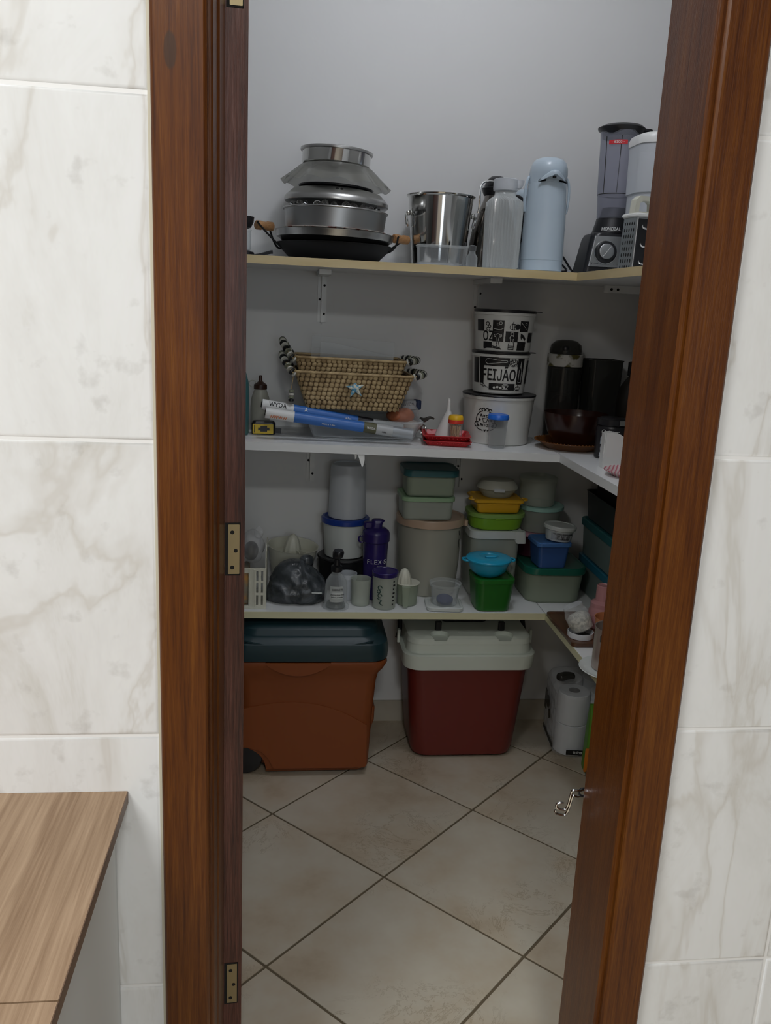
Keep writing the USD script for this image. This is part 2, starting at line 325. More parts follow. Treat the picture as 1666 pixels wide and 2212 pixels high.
# door frame: jambs with an eased edge, a narrow reveal, and the flat architraves
def prism(pts, z0, z1):
    return mv(ext(Polygon(pts), z1-z0), 0, 0, z0)
def architrave(x0, x1, z1):
    y0, y1, b = -.015, .0, .004
    return prism([(x0, y1), (x0, y0+b), (x0+b*.4, y0+b*.4), (x0+b, y0), (x1-b, y0), (x1-b*.4, y0+b*.4), (x1, y0+b), (x1, y1)], 0, z1)
door = T('door_1', None, None, kind='structure')
P(door, 'architrave', architrave(.0, .0625, 2.15), m_knot, 30)
P(door, 'architrave', architrave(.6625, .7234, 2.15), m_frame, 30)
P(door, 'architrave', ro(box(.0, .7234, -.015, .0, 2.13, 2.19), 0), m_frame, 30)
P(door, 'jamb', prism([(.045, .142), (.045, -.003), (.066, -.003), (.0685, 0), (.0685, .05), (.0715, .053), (.0715, .139), (.069, .142)], 0, 2.13), m_frame, 30)
P(door, 'jamb', prism([(.68, .142), (.68, -.003), (.6585, -.003), (.656, 0), (.656, .1), (.6565, .103), (.6565, .139), (.659, .142)], 0, 2.13), m_frame, 30)
P(door, 'jamb', box(.0685, .656, -.003, .142, 2.10, 2.13), m_frame, 30)
# the door itself, swung open into the pantry: its hinge edge faces the kitchen
leaf = T('door_leaf', 'dark wooden door swung open into the pantry, only its worn hinge edge showing', 'door', (.0705, .1555, 0), 5.0)
P(leaf, 'panel', box(.0, .0295, .0, .58, .012, 2.095), m_edge, False)
for z in (.282, 1.043, 1.806):
    hg = P(leaf, 'hinge', loft([(rr(.0165, .076, .001), 0), (rr(.0165, .076, .001), .0012)]).apply_transform(trimesh.transformations.rotation_matrix(pi/2, (1, 0, 0))).apply_translation((.0137, -.0002, z)), m_brass, 30)
    P(hg, 'mortise', cat(box(.0045, .0230, -.0007, -.0001, z+.038, z+.0405), box(.0045, .0230, -.0007, -.0001, z-.0405, z-.038), box(.0219, .0236, -.0007, -.0001, z-.0405, z+.0405), box(.0010, .0054, -.0006, -.0001, z-.0405, z+.0405)), m_hole, False)
    for dx, dz in ((.0115, .026), (.0165, -.002), (.0115, -.028)):
        P(hg, 'screw_hole', cyl(.0030, (dx, -.0010, z+dz), (dx, -.0016, z+dz), 14), m_hole, 30)
hk = T('door_hook', 'small chromed wire hook hanging off the right jamb of the doorway', 'hook', (.655, .155, .60))
P(hk, 'hook_wire', tube(spline([(.012, .0, .035), (-.008, 0, .034), (-.014, 0, .028), (-.018, 0, .004), (-.026, 0, -.002), (-.036, 0, .002), (-.036, 0, .009), (-.026, 0, .010)], 40), .0021, 8), m_chrome)
P(hk, 'hook_wire', tube(spline([(.012, .004, .022), (-.006, .004, .021), (-.010, .004, .016), (-.016, .004, -.010), (-.026, .004, -.014), (-.036, .002, -.010), (-.038, 0, -.002)], 36), .0021, 8), m_chrome)
P(hk, 'screw_eye', mv(torus(.007, .002, 20, 8, 'y'), .006, 0, .030), m_black)

# kitchen cabinet, lower left
kc = T('kitchen_cabinet', 'white kitchen cabinet with a brown wood-grain top standing left of the doorway', 'cabinet', (0, 0, 0))
P(kc, 'countertop', box(-1.2, -.048, -.3625, -.0005, .725, .743), m_counter, False)
P(kc, 'countertop', box(-1.2, -.048, -.62, -.3645, .725, .743), m_counter, False)
P(kc, 'edge_band', box(-.0480, -.0472, -.3625, -.0005, .7255, .7425), m_counter_edge, False)
P(kc, 'edge_band', box(-.0480, -.0472, -.62, -.3645, .7255, .7425), m_counter_edge, False)
P(kc, 'side_panel', box(-.082, -.064, -.60, -.016, .0, .725), m_panel, False)
P(kc, 'back_strip', box(-.080, -.0655, -.0145, -.0008, .0, .725), m_strip, False)
P(kc, 'carcass', box(-1.2, -.0825, -.60, -.0145, .08, .72), m_panel, False)

# shelves: at each level a back board and a side board along the right wall
def z2(x): return 1.0225-.0132*(x-.04)
def shelf(z_l, z_r, t, m_band, where, look):
    bx = T('wall_shelf', f'{where} back shelf board, {look}, along the rear pantry wall', 'shelf', (0, 0, 0))
    def slab(x0, x1, y0, y1):
        m = box(x0, x1, y0, y1, -t, 0); v = m.vertices; v[:, 2] += z_l+(z_r-z_l)*(v[:, 0]-.04)/.908 if x0 < .9 else z_r; m.vertices = v; return m
    P(bx, 'board', slab(-.43, .947, 1.3012, YB), m_white, False); P(bx, 'edge_band', slab(-.43, .9475, 1.300, 1.3012), m_band, False)
    sd = T('wall_shelf', f'{where} side shelf board, {look}, running along the right pantry wall', 'shelf', (0, 0, 0))
    P(sd, 'board', slab(.9490, XB, .16, YB), m_white, False); P(sd, 'edge_band', slab(.9478, .9490, .16, 1.3012), m_band, False)
shelf(1.521, 1.519, .0215, m_band1, 'topmost', 'with a pale wood edge')
shelf(1.0225, 1.0105, .0235, m_white, 'middle', 'with a white edge')
shelf(.5225, .5215, .0205, m_band3, 'lowest', 'with a cream edge')
def bracket(x, ztop, where, h=.15, arm=.22):
    b = T('shelf_bracket', f'white metal bracket screwed to the rear wall under the {where}', 'bracket', (x, YB, ztop))
    P(b, 'wall_plate', box(-.013, .013, -.004, 0, -h, 0), m_whitep, False); P(b, 'rib', prism([(-.002, -.018), (.002, -.018), (.002, -.004), (-.002, -.004)], -h, -.0), m_whitep, False)
    P(b, 'arm', box(-.017, .017, -arm, 0, -.014, -.0002), m_whitep, False)
    for dx, dz in ((.007, -.04), (-.007, -.082), (.007, -.125)): P(b, 'screw', cyl(.0035, (dx, -.0042, dz), (dx, -.0065, dz), 12), m_hole)
bracket(.258, 1.4985, 'left part of the topmost shelf'); bracket(.745, 1.4975, 'right part of the topmost shelf', .15, .24)
bracket(.236, 1.0225-.0132*.2-.0235, 'left part of the middle shelf'); bracket(.725, 1.0225-.0132*.7-.0235, 'right part of the middle shelf')
b = T('shelf_bracket', 'white metal bracket arm under the topmost side shelf beside the doorway', 'bracket', (XB, 1.5, 1.497))
P(b, 'arm', loft([(rr(.19, .026, .012), -.022), (rr(.19, .026, .012), 0)]).apply_translation((-.095, 0, 0)), m_whitep, 30); P(b, 'wall_plate', box(-.004, 0, -.013, .013, -.16, 0), m_whitep, False)
for dx in (-.17, -.15): P(b, 'screw', cyl(.004, (dx, -.0132, -.012), (dx, -.0145, -.012), 12), m_hole)
tp_ = T('torn_paper', 'torn white scrap hanging from the underside of the middle shelf', 'paper', (.368, 1.304, z2(.368)-.0235))
P(tp_, 'scrap', ext(Polygon([(-.010, 0), (.010, 0), (.011, -.016), (.007, -.034), (.004, -.036), (-.001, -.024), (-.004, -.014)]), .0006).apply_transform(trimesh.transformations.rotation_matrix(pi/2-.15, (1, 0, 0))), m_whitep, False)
P(tp_, 'scrap', ext(Polygon([(-.018, 0), (-.011, 0), (-.012, -.010), (-.016, -.016)]), .0006).apply_transform(trimesh.transformations.rotation_matrix(pi/2+.2, (1, 0, 0))), m_whitep, False)

# ================================================================== topmost shelf
ZT = 1.5212
# glass jar with a black bowl on it, half hidden by the door
g = T('glass_jar', 'short clear glass jar with a black base at the left end of the topmost shelf', 'jar', (.020, 1.42, ZT))
P(g, 'jar_body', cup([(.028, .016), (.030, .02), (.0305, .066), (.032, .070)], .0015), m_glass); P(g, 'base', lathe([(.040, 0), (.042, .003), (.038, .012), (.028, .0155)]), m_black)
P(g, 'contents', lathe([(.018, .019), (.018, .058)]), plain('dark_coffee', (.02, .016, .014), .5))
g = T('serving_bowl', 'small black bowl balanced on the glass jar at the far left', 'bowl', (.020, 1.42, ZT+.0706))
P(g, 'bowl', cup([(.016, 0), (.030, .006), (.037, .02), (.039, .034)], .002), m_black)
g = T('ladle', 'thin black utensil handle lying on the topmost shelf beside the frying pan', 'utensil', (.075, 1.44, ZT))
P(g, 'handle', tube(spline([(-.04, 0, .005), (-.01, 0, .006), (.015, 0, .012), (.035, 0, .017)], 20), [*np.linspace(.003, .005, 20)]), m_black)

# frying pan with wooden handles, and the stack of tins on it
px, py = .283, 1.470
g = T('frying_pan', 'wide black iron pan with two wooden handles under the stack of baking tins', 'pan', (px, py, ZT))
P(g, 'pan_body', cup([(.118, 0), (.124, .003), (.160, .038), (.1645, .046)], .003, 64), m_blackm)
for s, zz in ((-1, .088), (1, .072)):
    hx = s*(.198 if s < 0 else .190)
    w = P(g, 'handle_wire', tube(spline([(s*.145, -.030, .030), (s*.172, -.034, .05), (hx-.012, -.028, zz), (hx-.005, -.014, zz)], 20), .0028), m_blackm)
    P(w, 'handle_wire', tube(spline([(s*.150, .030, .032), (s*.172, .034, .05), (hx+.012, .030, zz), (hx+.006, .016, zz)], 20), .0028), m_blackm)
    hm = lathe([(.010, -.028), (.0125, -.026), (.0128, -.012), (.0112, -.008), (.0112, .006), (.0130, .010), (.0125, .026), (.010, .028)], 20)
    P(g, 'wooden_grip', mv(ro(ro(hm, 90, (0, 1, 0)), 38*s if s > 0 else 35), hx, 0, zz), m_handlewood)
g = T('pizza_tray', 'shallow aluminium tray with a stepped rim lying in the black pan', 'tray', (px, py, ZT+.0478), tilt=(0, .8))
P(g, 'tray', cup([(.146, 0), (.150, .003), (.1585, .010), (.1640, .012), (.1660, .018), (.1680, .026), (.1690, .027), (.1695, .030)], .002, 64), m_alu)
m_pattern = speck('patterned_paper', (.62, .58, .52), (.25, .07, .05), 40, .5, lo=.52, hi=.58)
g = T('patterned_plate', 'flat plate with a mottled red and white rim between the tray and the cake tin', 'plate', (px, py, ZT+.0785), tilt=(0, .8))
P(g, 'plate', lathe([(.11, 0), (.146, .0012), (.152, .004), (.150, .0048), (.11, .0025)], 64), m_pattern)
g = T('cake_tin', 'round aluminium cake tin with a rolled rim filled with small tart tins', 'tin', (px, py, ZT+.0835), tilt=(0, 1.0))
P(g, 'tin_body', cup([(.137, 0), (.139, .002), (.1445, .052)], .0015, 64), m_brushed); P(g, 'rolled_rim', mv(torus(.1462, .0026, 64, 8), 0, 0, .0525), m_alu)
small = None
for k in range(13):
    a = math.radians(-168+k*12.5+rng.uniform(-2, 2)); x, y = px+.117*math.cos(a), py+.117*math.sin(a)
    z = ZT+.0835+.0535-.0025*(x-px)/.12+rng.uniform(-.0015, .002)
    if small is None:
        small = T('tart_tin', 'tiny fluted tart tin standing on edge inside the cake tin', 'tin', (x, y, z), math.degrees(a)+90+20, 'small tart tins in the cake tin', tilt=(86, 0))
        rs = [(np.stack([(r+.0007*np.cos(14*t))*np.cos(t), (r+.0007*np.cos(14*t))*np.sin(t)], 1), zz) for t in [np.arange(56)*2*pi/56] for r, zz in ((.006, 0), (.0095, .006), (.0125, .011), (.0115, .011), (.0085, .006), (.005, .0012))]
        P(small, 'tin_cup', loft(rs), m_alu)
    else: dup(small, (x, y, z), math.degrees(a)+90+rng.uniform(-35, 35), tilt=(86+rng.uniform(-12, 8), 0))
g = T('ring_mould', 'upturned grey ring mould with a slotted vent on top of the tart tins', 'tin', (px+.002, py, ZT+.1535), tilt=(0, 2.2))
P(g, 'mould_body', lathe([(.1445, 0), (.1465, .002), (.1465, .010), (.141, .018), (.124, .033), (.108, .037), (.0, .038)], 64), m_alu)
for s in (-1, 1): P(g, 'vent_slot', mv(ro(rbox(.008, .006, .002, .0025, .0004), 62, (1, 0, 0)), s*.006, -.1285, .0282), m_hole)
g = T('dark_plate', 'dark round plate under the upturned fluted bowl', 'plate', (px, py, ZT+.1917), tilt=(0, 2.2))
P(g, 'plate', lathe([(.07, 0), (.104, .004), (.106, .007), (.104, .0085), (.07, .006)], 56), m_black)
g = T('fluted_bowl', 'upturned wavy smoked glass bowl near the top of the tin stack', 'bowl', (px, py, ZT+.2008), tilt=(0, 2.6))
t = np.arange(96)*2*pi/96
def wav(r, a): return np.stack([(r+a*np.cos(12*t))*np.cos(t), (r+a*np.cos(12*t))*np.sin(t)], 1)
def wavz(r, a, z, za): return np.column_stack([wav(r, a), z+za*np.cos(12*t)])
P(g, 'bowl_body', loft([(wavz(.153, .003, .004, .004), 0), (wavz(.137, .004, .018, .002), 0), (wavz(.118, .004, .034, .001), 0), (wavz(.102, .002, .050, 0), 0), (wavz(.094, .001, .0545, 0), 0)], False, True), sheer('smoked_wavy_glass', (.20, .20, .18), .42, .12, tint=(.8, .8, .76)))
g = T('round_tin', 'polished steel round tin crowning the stack of baking tins', 'tin', (px-.002, py, ZT+.2565), tilt=(0, 2.4))
P(g, 'tin_body', lathe([(.093, 0), (.095, .002), (.0955, .033)], 64), m_steel); P(g, 'lid', lathe([(.0955, .0332), (.1005, .0335), (.1012, .036), (.1005, .040), (.096, .0415), (.0, .042)], 64), m_alu)

# ice bucket
g = T('ice_bucket', 'tapered polished steel ice bucket with ring handles on the topmost shelf', 'bucket', (.588, 1.500, ZT))
P(g, 'bucket_body', cup([(.074, 0), (.076, .004), (.094, .192), (.099, .195), (.1000, .1985), (.0975, .1995)], .0016, 64), m_steel)
for s in (-1, 1):
    k = P(g, 'handle_knob', mv(blob(.007, .007, .008, 2), s*.0945, -.01, .148), m_steel); P(k, 'ring', mv(ro(torus(.019, .0019, 28, 8, 'x'), s*10, (0, 1, 0)), s*.0985, -.012, .127), m_chrome)
g = T('napkin_holder', 'low clear acrylic box in front of the ice bucket', 'holder', (.572, 1.342, ZT))
P(g, 'acrylic_box', tub(.128, .05, .134, .055, .05, .004, .0022, .002), m_clear); P(g, 'base', rbox(.138, .058, .004, .004, .001), m_clear)
P(g, 'rim', tube(np.column_stack([rr(.136, .057, .006), np.full(24, .0505)]), .0018, 8, True), m_glass)
g = T('salt_shaker', 'tiny glass bottle with a clear stopper right of the acrylic box', 'shaker', (.659, 1.35, ZT))
P(g, 'bottle', lathe([(.013, 0), (.0155, .002), (.0155, .026), (.009, .036), (.0085, .042)], 28), m_glass); P(g, 'stopper', lathe([(.0085, .0421), (.0105, .044), (.0105, .056), (.006, .058)], 24), m_clear)
g = T('glass_stopper', 'small black stopper lying at the foot of the ice bucket', 'stopper', (.642, 1.372, ZT)); P(g, 'stopper', lathe([(.006, 0), (.007, .003), (.003, .010), (.003, .052), (.0065, .056), (.006, .064), (.002, .066)], 20), m_black)

# steel jug behind the pitcher
g = T('coffee_jug', 'dark mirrored steel jug with black lid and handle behind the ribbed pitcher', 'jug', (.757, 1.535, ZT))
P(g, 'jug_body', lathe([(.064, 0), (.070, .006), (.073, .05), (.066, .11), (.050, .165), (.036, .200), (.033, .212)], 48), plain('dark_mirror_steel', (.20, .185, .17), .12, 1.))
P(g, 'collar', lathe([(.033, .2122), (.036, .214), (.044, .232), (.040, .235)], 40), m_black)
P(g, 'lid', lathe([(.036, .2352), (.036, .240), (.030, .256), (.018, .266), (.004, .268)], 36), m_black)
P(g, 'handle', tube(spline([(.034, -.012, .212), (.075, -.012, .205), (.080, -.012, .17), (.082, -.012, .12), (.070, -.012, .07), (.062, -.012, .06)], 32), [*np.linspace(.006, .0085, 16), *np.linspace(.0085, .006, 16)], 10), m_black)
P(g, 'wire_loop', tube(spline([(.02, -.03, .243), (-.02, -.035, .248), (-.052, -.04, .240), (-.058, -.045, .20), (-.060, -.045, .158)], 36), .0032, 8), m_chrome)
# ribbed pitcher
g = T('glass_pitcher', 'tall ribbed clear glass pitcher with a translucent lid', 'pitcher', (.745, 1.372, ZT))
def ribbed(w, r, k, amp):
    p = rr(w, w, r, 30); s = np.arange(len(p)); n = p/np.linalg.norm(p, axis=1)[:, None]; 
    per = np.concatenate([[0], np.cumsum(np.linalg.norm(np.diff(p, axis=0), axis=1))]); return p
def ribring(w, r, amp, n=288):
    base = Polygon(rr(w, w, r, 8)).exterior; L = base.length; out = []
    for i in range(n):
        q = base.interpolate(i*L/n); c = np.array([q.x, q.y]); out.append(c*(1+amp*math.cos(i*2*pi/n*40)/np.linalg.norm(c)))
    return np.array(out)
m_ribglass = sheer('ribbed_glass', (.66, .70, .70), .42, .12, power=1.5)
P(g, 'body', loft([(ribring(.082, .016, 0), 0), (ribring(.086, .018, .0021), .004), (ribring(.091, .018, .0022), .150), (ribring(.090, .02, .0014), .178), (ribring(.080, .03, .0002), .186), (ribring(.060, .028, 0), .193), (ribring(.056, .027, 0), .205)]), m_ribglass, 60)
P(g, 'lid', loft([(circ(.027, 48), .2055), (circ(.033, 48), .207), (circ(.034, 48), .213), (circ(.0335, 48), .236), (circ(.030, 48), .238)]), m_frostw); P(g, 'spout', loft([(mv_ for mv_ in ())] if False else [(ell(.012, .012, 24)+np.array([.030, -.004]), .214), (ell(.014, .012, 24)+np.array([.036, -.005]), .226), (ell(.014, .013, 24)+np.array([.036, -.005]), .2365)]), m_frostw)

# thermos bottles
def thermos(x, y, z, s, label, rz=0):
    g = T('thermos_flask', label, 'thermos', (x, y, z), rz)
    def L(prof): return lathe([(r*s, h*s) for r, h in prof], 56)
    P(g, 'flask_body', L([(.056, 0), (.0605, .003), (.0605, .030), (.0598, .031), (.0605, .032), (.0585, .15), (.0545, .224), (.0535, .238)]), m_blueth)
    P(g, 'base_seam', mv(torus(.0602*s, .0008, 56, 6), 0, 0, .031*s), m_blueth2)
    # pump head: overhanging brow that runs out into a spout
    secs = []
    for h, rx, ry, cy in ((.2382, .0535, .0535, 0), (.250, .0535, .0535, 0), (.264, .0532, .0560, -.003), (.278, .0515, .0560, -.004), (.292, .0470, .0510, -.004), (.301, .0390, .0420, -.003), (.306, .0260, .0280, -.002), (.3075, .0100, .0110, 0)):
        secs.append((ell(rx*s, ry*s, 56)+np.array([0, cy*s]), h*s))
    P(g, 'pump_head', loft(secs), m_blueth)
    prof = []
    for yy, half, zb, zt in ((-.050, .042, .236, .250), (-.058, .030, .242, .262), (-.066, .019, .248, .268), (-.073, .010, .251, .267), (-.076, .006, .253, .264)):
        tt = np.linspace(0, 1, 13); up = np.column_stack([half*np.cos(pi*tt), np.full(13, yy), zb+(zt-zb)*np.sin(pi*tt)**.7]); dn = np.column_stack([-half*np.cos(pi*tt[1:-1]), np.full(11, yy), zb+.010*np.sin(pi*tt[1:-1])*(1 if half > .015 else .2)])
        prof.append((np.vstack([up, dn])[::-1]*s, 0))
    P(g, 'spout', loft(prof), m_blueth)
    P(g, 'spout_outlet', cyl(.005*s, (0, -.064*s, .2515*s), (0, -.064*s, .247*s), 14), m_hole)
    for sd in (-1, 1):
        a = tube(spline([(sd*.054*s, .0, .255*s), (sd*.0605*s, -.004, .240*s), (sd*.0635*s, -.004, .21*s), (sd*.062*s, -.002, .175*s), (sd*.0585*s, 0, .165*s)], 20), .004*s, 8)
        P(g, 'handle_arm', a, m_blueth)
    P(g, 'handle_pivot', mv(blob(.004, .006, .006, 2), .0590*s, 0, .120*s), m_blueth)
    return g
thermos(.876, 1.42, ZT, 1.0, 'tall pale blue pump thermos with a rounded head and spout')
g2 = thermos(.868, 1.587, ZT, .80, 'shorter pale thermos mostly hidden behind the tall pale blue one', 28)
g = T('power_cord', 'black power cord looped on the shelf between thermos and blender', 'cord', (.955, 1.44, ZT))
P(g, 'cord', tube(spline([(.055, .03, .006), (.02, .0, .010), (-.012, -.01, .045), (-.022, .0, .046), (-.012, .01, .03), (.005, .0, .010), (-.02, -.02, .0045), (-.03, .02, .0045)], 60), .003, 8), m_black)

# blender
g = T('blender', 'black and silver blender with a tall clear jar and round dial', 'blender', (1.082, 1.43, ZT), -4)
P(g, 'base', loft([(rr(.180, .150, .012), 0), (rr(.182, .152, .014), .004), (rr(.178, .148, .016), .018), (rr(.150, .130, .022), .100), (rr(.140, .122, .026), .112), (rr(.120, .11, .03), .1155)]), m_black)
pan_ = loft([(rr(.162, .008, .003), .020), (rr(.132, .008, .003), .104)])
v = pan_.vertices; v[:, 1] += -.0735+.0115*(v[:, 2]-.02)/.084*.92; pan_.vertices = v
P(g, 'front_panel', pan_, m_brushed)
dial = ro(mv(lathe([(.031, 0), (.031, .004), (.028, .009), (.026, .010)], 40), 0, 0, 0), 90-8, (1, 0, 0)); P(g, 'dial_ring', mv(dial, -.034, -.0735, .060), m_black)
kn = P(g, 'dial_knob', mv(ro(lathe([(.021, .0), (.021, .009), (.019, .0105)], 40), 90-8, (1, 0, 0)), -.034, -.0785, .0607), m_brushed)
P(kn, 'pointer', mv(ro(box(-.0008, .0008, -.019, .017, .0105, .0112), 82, (1, 0, 0)), -.034, -.0785, .0607).apply_transform(trimesh.transformations.rotation_matrix(math.radians(38), (0, 1, 0), (-.034, -.08, .0607))), m_whitep, False)
P(g, 'dial_trim', mv(ro(torus(.0318, .0010, 40, 6), 82, (1, 0, 0)), -.034, -.0752, .0602), m_chrome)
P(g, 'lettering', mv(front(text('Turbo', .0085, .0005, True)), -.059, -.0762, .0215), m_black, False)
P(g, 'lettering', mv(front(text('1000W', .0055, .0005, True)), -.034, -.0762, .0215), m_black, False)
P(g, 'lettering', mv(front(text('1.000W', .005, .0005)), .004, -.0762, .0225), m_black, False)
P(g, 'collar', loft([(circ(.058, 48), .1156), (circ(.057, 48), .120), (circ(.049, 48), .150), (circ(.048, 48), .156)]), m_black)
P(g, 'lettering', wrap(text('MONDIAL', .0085, .0005, True), .0574, -0.34, .121), m_whitep, False)
m_ = None
P(g, 'blade_hub', lathe([(.041, .1562), (.040, .160), (.034, .186), (.012, .189)], 40), m_black)
def jr(a, b): 
    tt = np.arange(64)*2*pi/64; k = 1+.035*np.cos(4*tt); return np.stack([a*k*np.cos(tt), b*k*np.sin(tt)], 1)
P(g, 'jar', loft([(jr(.046, .046), .1565), (jr(.048, .048), .1939), (jr(.050, .050), .2206), (jr(.0515, .0515), .2228), (jr(.0555, .0555), .3611), (jr(.058, .058), .3879), (jr(.0565, .0565), .3879), (jr(.0495, .0495), .2251), (jr(.046, .046), .19), (jr(.044, .044), .160)]), m_jar)
P(g, 'jar_ring', mv(torus(.0512, .0013, 56, 6), 0, 0, .2217), m_smoke)
for a in (-150, -105, -60): P(g, 'jar_rib', tube(spline([(.0505*math.cos(math.radians(a)), .0505*math.sin(math.radians(a)), .2240), (.053*math.cos(math.radians(a)), .053*math.sin(math.radians(a)), .2942), (.0575*math.cos(math.radians(a)), .0575*math.sin(math.radians(a)), .3723)], 12), .0011, 6), m_smoke)
mk = P(g, 'fill_mark', wrap(ext(sbox(-.026, 0, .026, .011), .0004), .0580, -.42, .3500, 0, .004), plain('red_print', (.62, .03, .04), .4), False)
P(mk, 'lettering', wrap(text('- #100 -', .0062, .0006, True), .0586, -.42, .3524), m_whitep, False)
P(g, 'jar_lid', loft([(ell(.053, .053), .3745), (ell(.0585, .0585), .3884), (ell(.064, .062)+np.array([-.002, 0]), .3934), (ell(.066, .063)+np.array([-.002, 0]), .3990), (ell(.055, .055), .4057), (ell(.02, .02), .4102)]), m_black)
P(g, 'lid_spout', loft([(ell(.020, .018, 24)+np.array([.055, 0]), .3901), (ell(.026, .018, 24)+np.array([.062, 0]), .3957), (ell(.024, .016, 24)+np.array([.062, 0]), .4007)]), m_black)
g = T('food_container', 'tall milky plastic container with a white domed lid beside the doorway', 'container', (1.136, 1.275, ZT-.0))
P(g, 'body', loft([(rr(.122, .122, .04, 8), 0), (rr(.128, .128, .042, 8), .005), (rr(.130, .130, .042, 8), .060), (rr(.132, .132, .042, 8), .062), (rr(.134, .134, .042, 8), .205), (rr(.141, .141, .044, 8), .207), (rr(.146, .146, .046, 8), .340)]), m_frostw)
P(g, 'lid', loft([(rr(.150, .150, .047, 8), .328), (rr(.152, .152, .048, 8), .342), (rr(.144, .144, .05, 8), .352), (rr(.110, .110, .05, 8), .359), (rr(.03, .03, .015, 8), .361)]), m_whitep)
P(g, 'base_band', loft([(rr(.1300, .1300, .043, 8), .0), (rr(.1312, .1312, .043, 8), .061), (rr(.1318, .1318, .043, 8), .098)], False, False), m_whitep)
# box grater
g = T('box_grater', 'steel box grater with a white handled top, its punched side turned to the left', 'grater', (1.058, 1.157, ZT), 14)
P(g, 'grater_body', loft([(rr(.078, .066, .004), 0), (rr(.070, .060, .004), .132)]), m_brushed)
P(g, 'black_face', mv(ro(loft([(rr(.072, .004, .001), 0), (rr(.064, .004, .001), .128)]), -2, (1, 0, 0)), 0, -.0325, .002), m_black).GetPath()
hs = []
for r_ in range(8):
    for c_ in range(5):
        w_ = .030-.0003*r_*2; x_ = -.0385+.0042*(.012+.016*r_)/.132; y_ = -.020+c_*.010
        e_ = loft([(ell(.0022, .0050, 12), 0), (ell(.0022, .0050, 12), .0006)]); v = e_.vertices
        hs.append(TM(np.stack([x_-v[:, 2]-.0004, y_*(1-.06*r_/8)+v[:, 0], .010+.0152*r_+v[:, 1]], 1), e_.faces))
P(g, 'punched_holes', cat(*hs), m_hole, False, kind='stuff')
P(g, 'top', rbox(.082, .070, .010, .008, .003).apply_translation((0, 0, .1325)), m_whitep)
hd = ext(Polygon([(-.034, 0), (-.030, .034), (-.018, .044), (.018, .044), (.030, .034), (.034, 0)]).difference(Polygon([(-.020, .006), (-.018, .026), (-.010, .032), (.010, .032), (.018, .026), (.020, .006)])), .022)
P(g, 'handle', mv(ro(hd, 90, (1, 0, 0)), 0, .011, .1425), m_creamp)
for z_ in (.018, .060, .104): P(g, 'blade_loop', tube(spline([(-.022, -.035, z_+.008), (-.020, -.044, z_), (.0, -.047, z_-.002), (.020, -.044, z_), (.022, -.034, z_+.008)], 18), .0022, 8), m_chrome)

# ================================================================== middle shelf
def Z2(x): return z2(min(x, .948))+.0004
m_teal = plain('teal_plastic', (.05, .16, .17), .4); m_pink = plain('pink_plastic', (.70, .10, .32), .4)
g = T('teal_bottle', 'teal plastic bottle peeking past the door edge on the middle shelf', 'bottle', (-.005, 1.43, Z2(0)))
P(g, 'bottle', lathe([(.050, 0), (.053, .004), (.054, .11), (.052, .15), (.044, .180), (.026, .196), (.012, .200)], 40), m_teal)
g = T('pink_basket', 'small pink slotted plastic pot peeking past the door at the left', 'basket', (-.002, 1.335, Z2(0)))
P(g, 'pot', cup([(.036, 0), (.040, .003), (.0425, .082), (.044, .084)], .002, 40), m_pink)
for z_ in (.020, .038, .056):
    for a in (10, 34, 58, 82): P(g, 'slot', wrap(mv(ext(Point(0, 0).buffer(.0052), .0006), 0, 0, 0), .0402, math.radians(a), z_, .03), m_hole)
g = T('squeeze_bottle', 'cloudy squeeze bottle with a brown pointed cap behind the tape measure', 'bottle', (.077, 1.545, Z2(.08)))
P(g, 'bottle_body', lathe([(.026, 0), (.0285, .003), (.029, .070), (.027, .095), (.0195, .118), (.0175, .122)], 36), m_frost2)
cp = P(g, 'cap', lathe([(.0195, .1222), (.0200, .124), (.0195, .136), (.012, .141), (.006, .146), (.0045, .162), (.003, .164)], 28), plain('brown_cap', (.045, .018, .010), .4)); P(cp, 'tether', mv(torus(.010, .0012, 24, 6, 'y'), -.024, 0, .138), m_frost2)
g = T('tape_measure', 'black and yellow tape measure lying near the left end of the middle shelf', 'tape measure', (.090, 1.455, Z2(.09)), 3)
P(g, 'case', loft([(rr(.066, .030, .008), 0), (rr(.070, .034, .010), .004), (rr(.070, .034, .010), .032), (rr(.060, .028, .010), .039)]), m_black)
P(g, 'yellow_face', mv(front(ext(sbox(-.030, .005, .026, .029).buffer(.002), .0012)), 0, -.0168, 0), plain('yellow_plastic', (.78, .56, .03), .35), False)
P(g, 'black_badge', mv(front(ext(Polygon([(-.016, .013), (-.009, .013), (-.009, .009), (.010, .009), (.010, .013), (.017, .013), (.017, .021), (.010, .021), (.010, .026), (-.009, .026), (-.009, .021), (-.016, .021)]), .0008)), 0, -.018, 0), m_black, False)
P(g, 'black_badge', mv(front(ext(sbox(-.0275, .006, -.025, .028), .0008)), 0, -.018, 0), m_black, False)
P(g, 'tape_hook', box(.034, .052, -.010, .006, .004, .018), m_black, False)

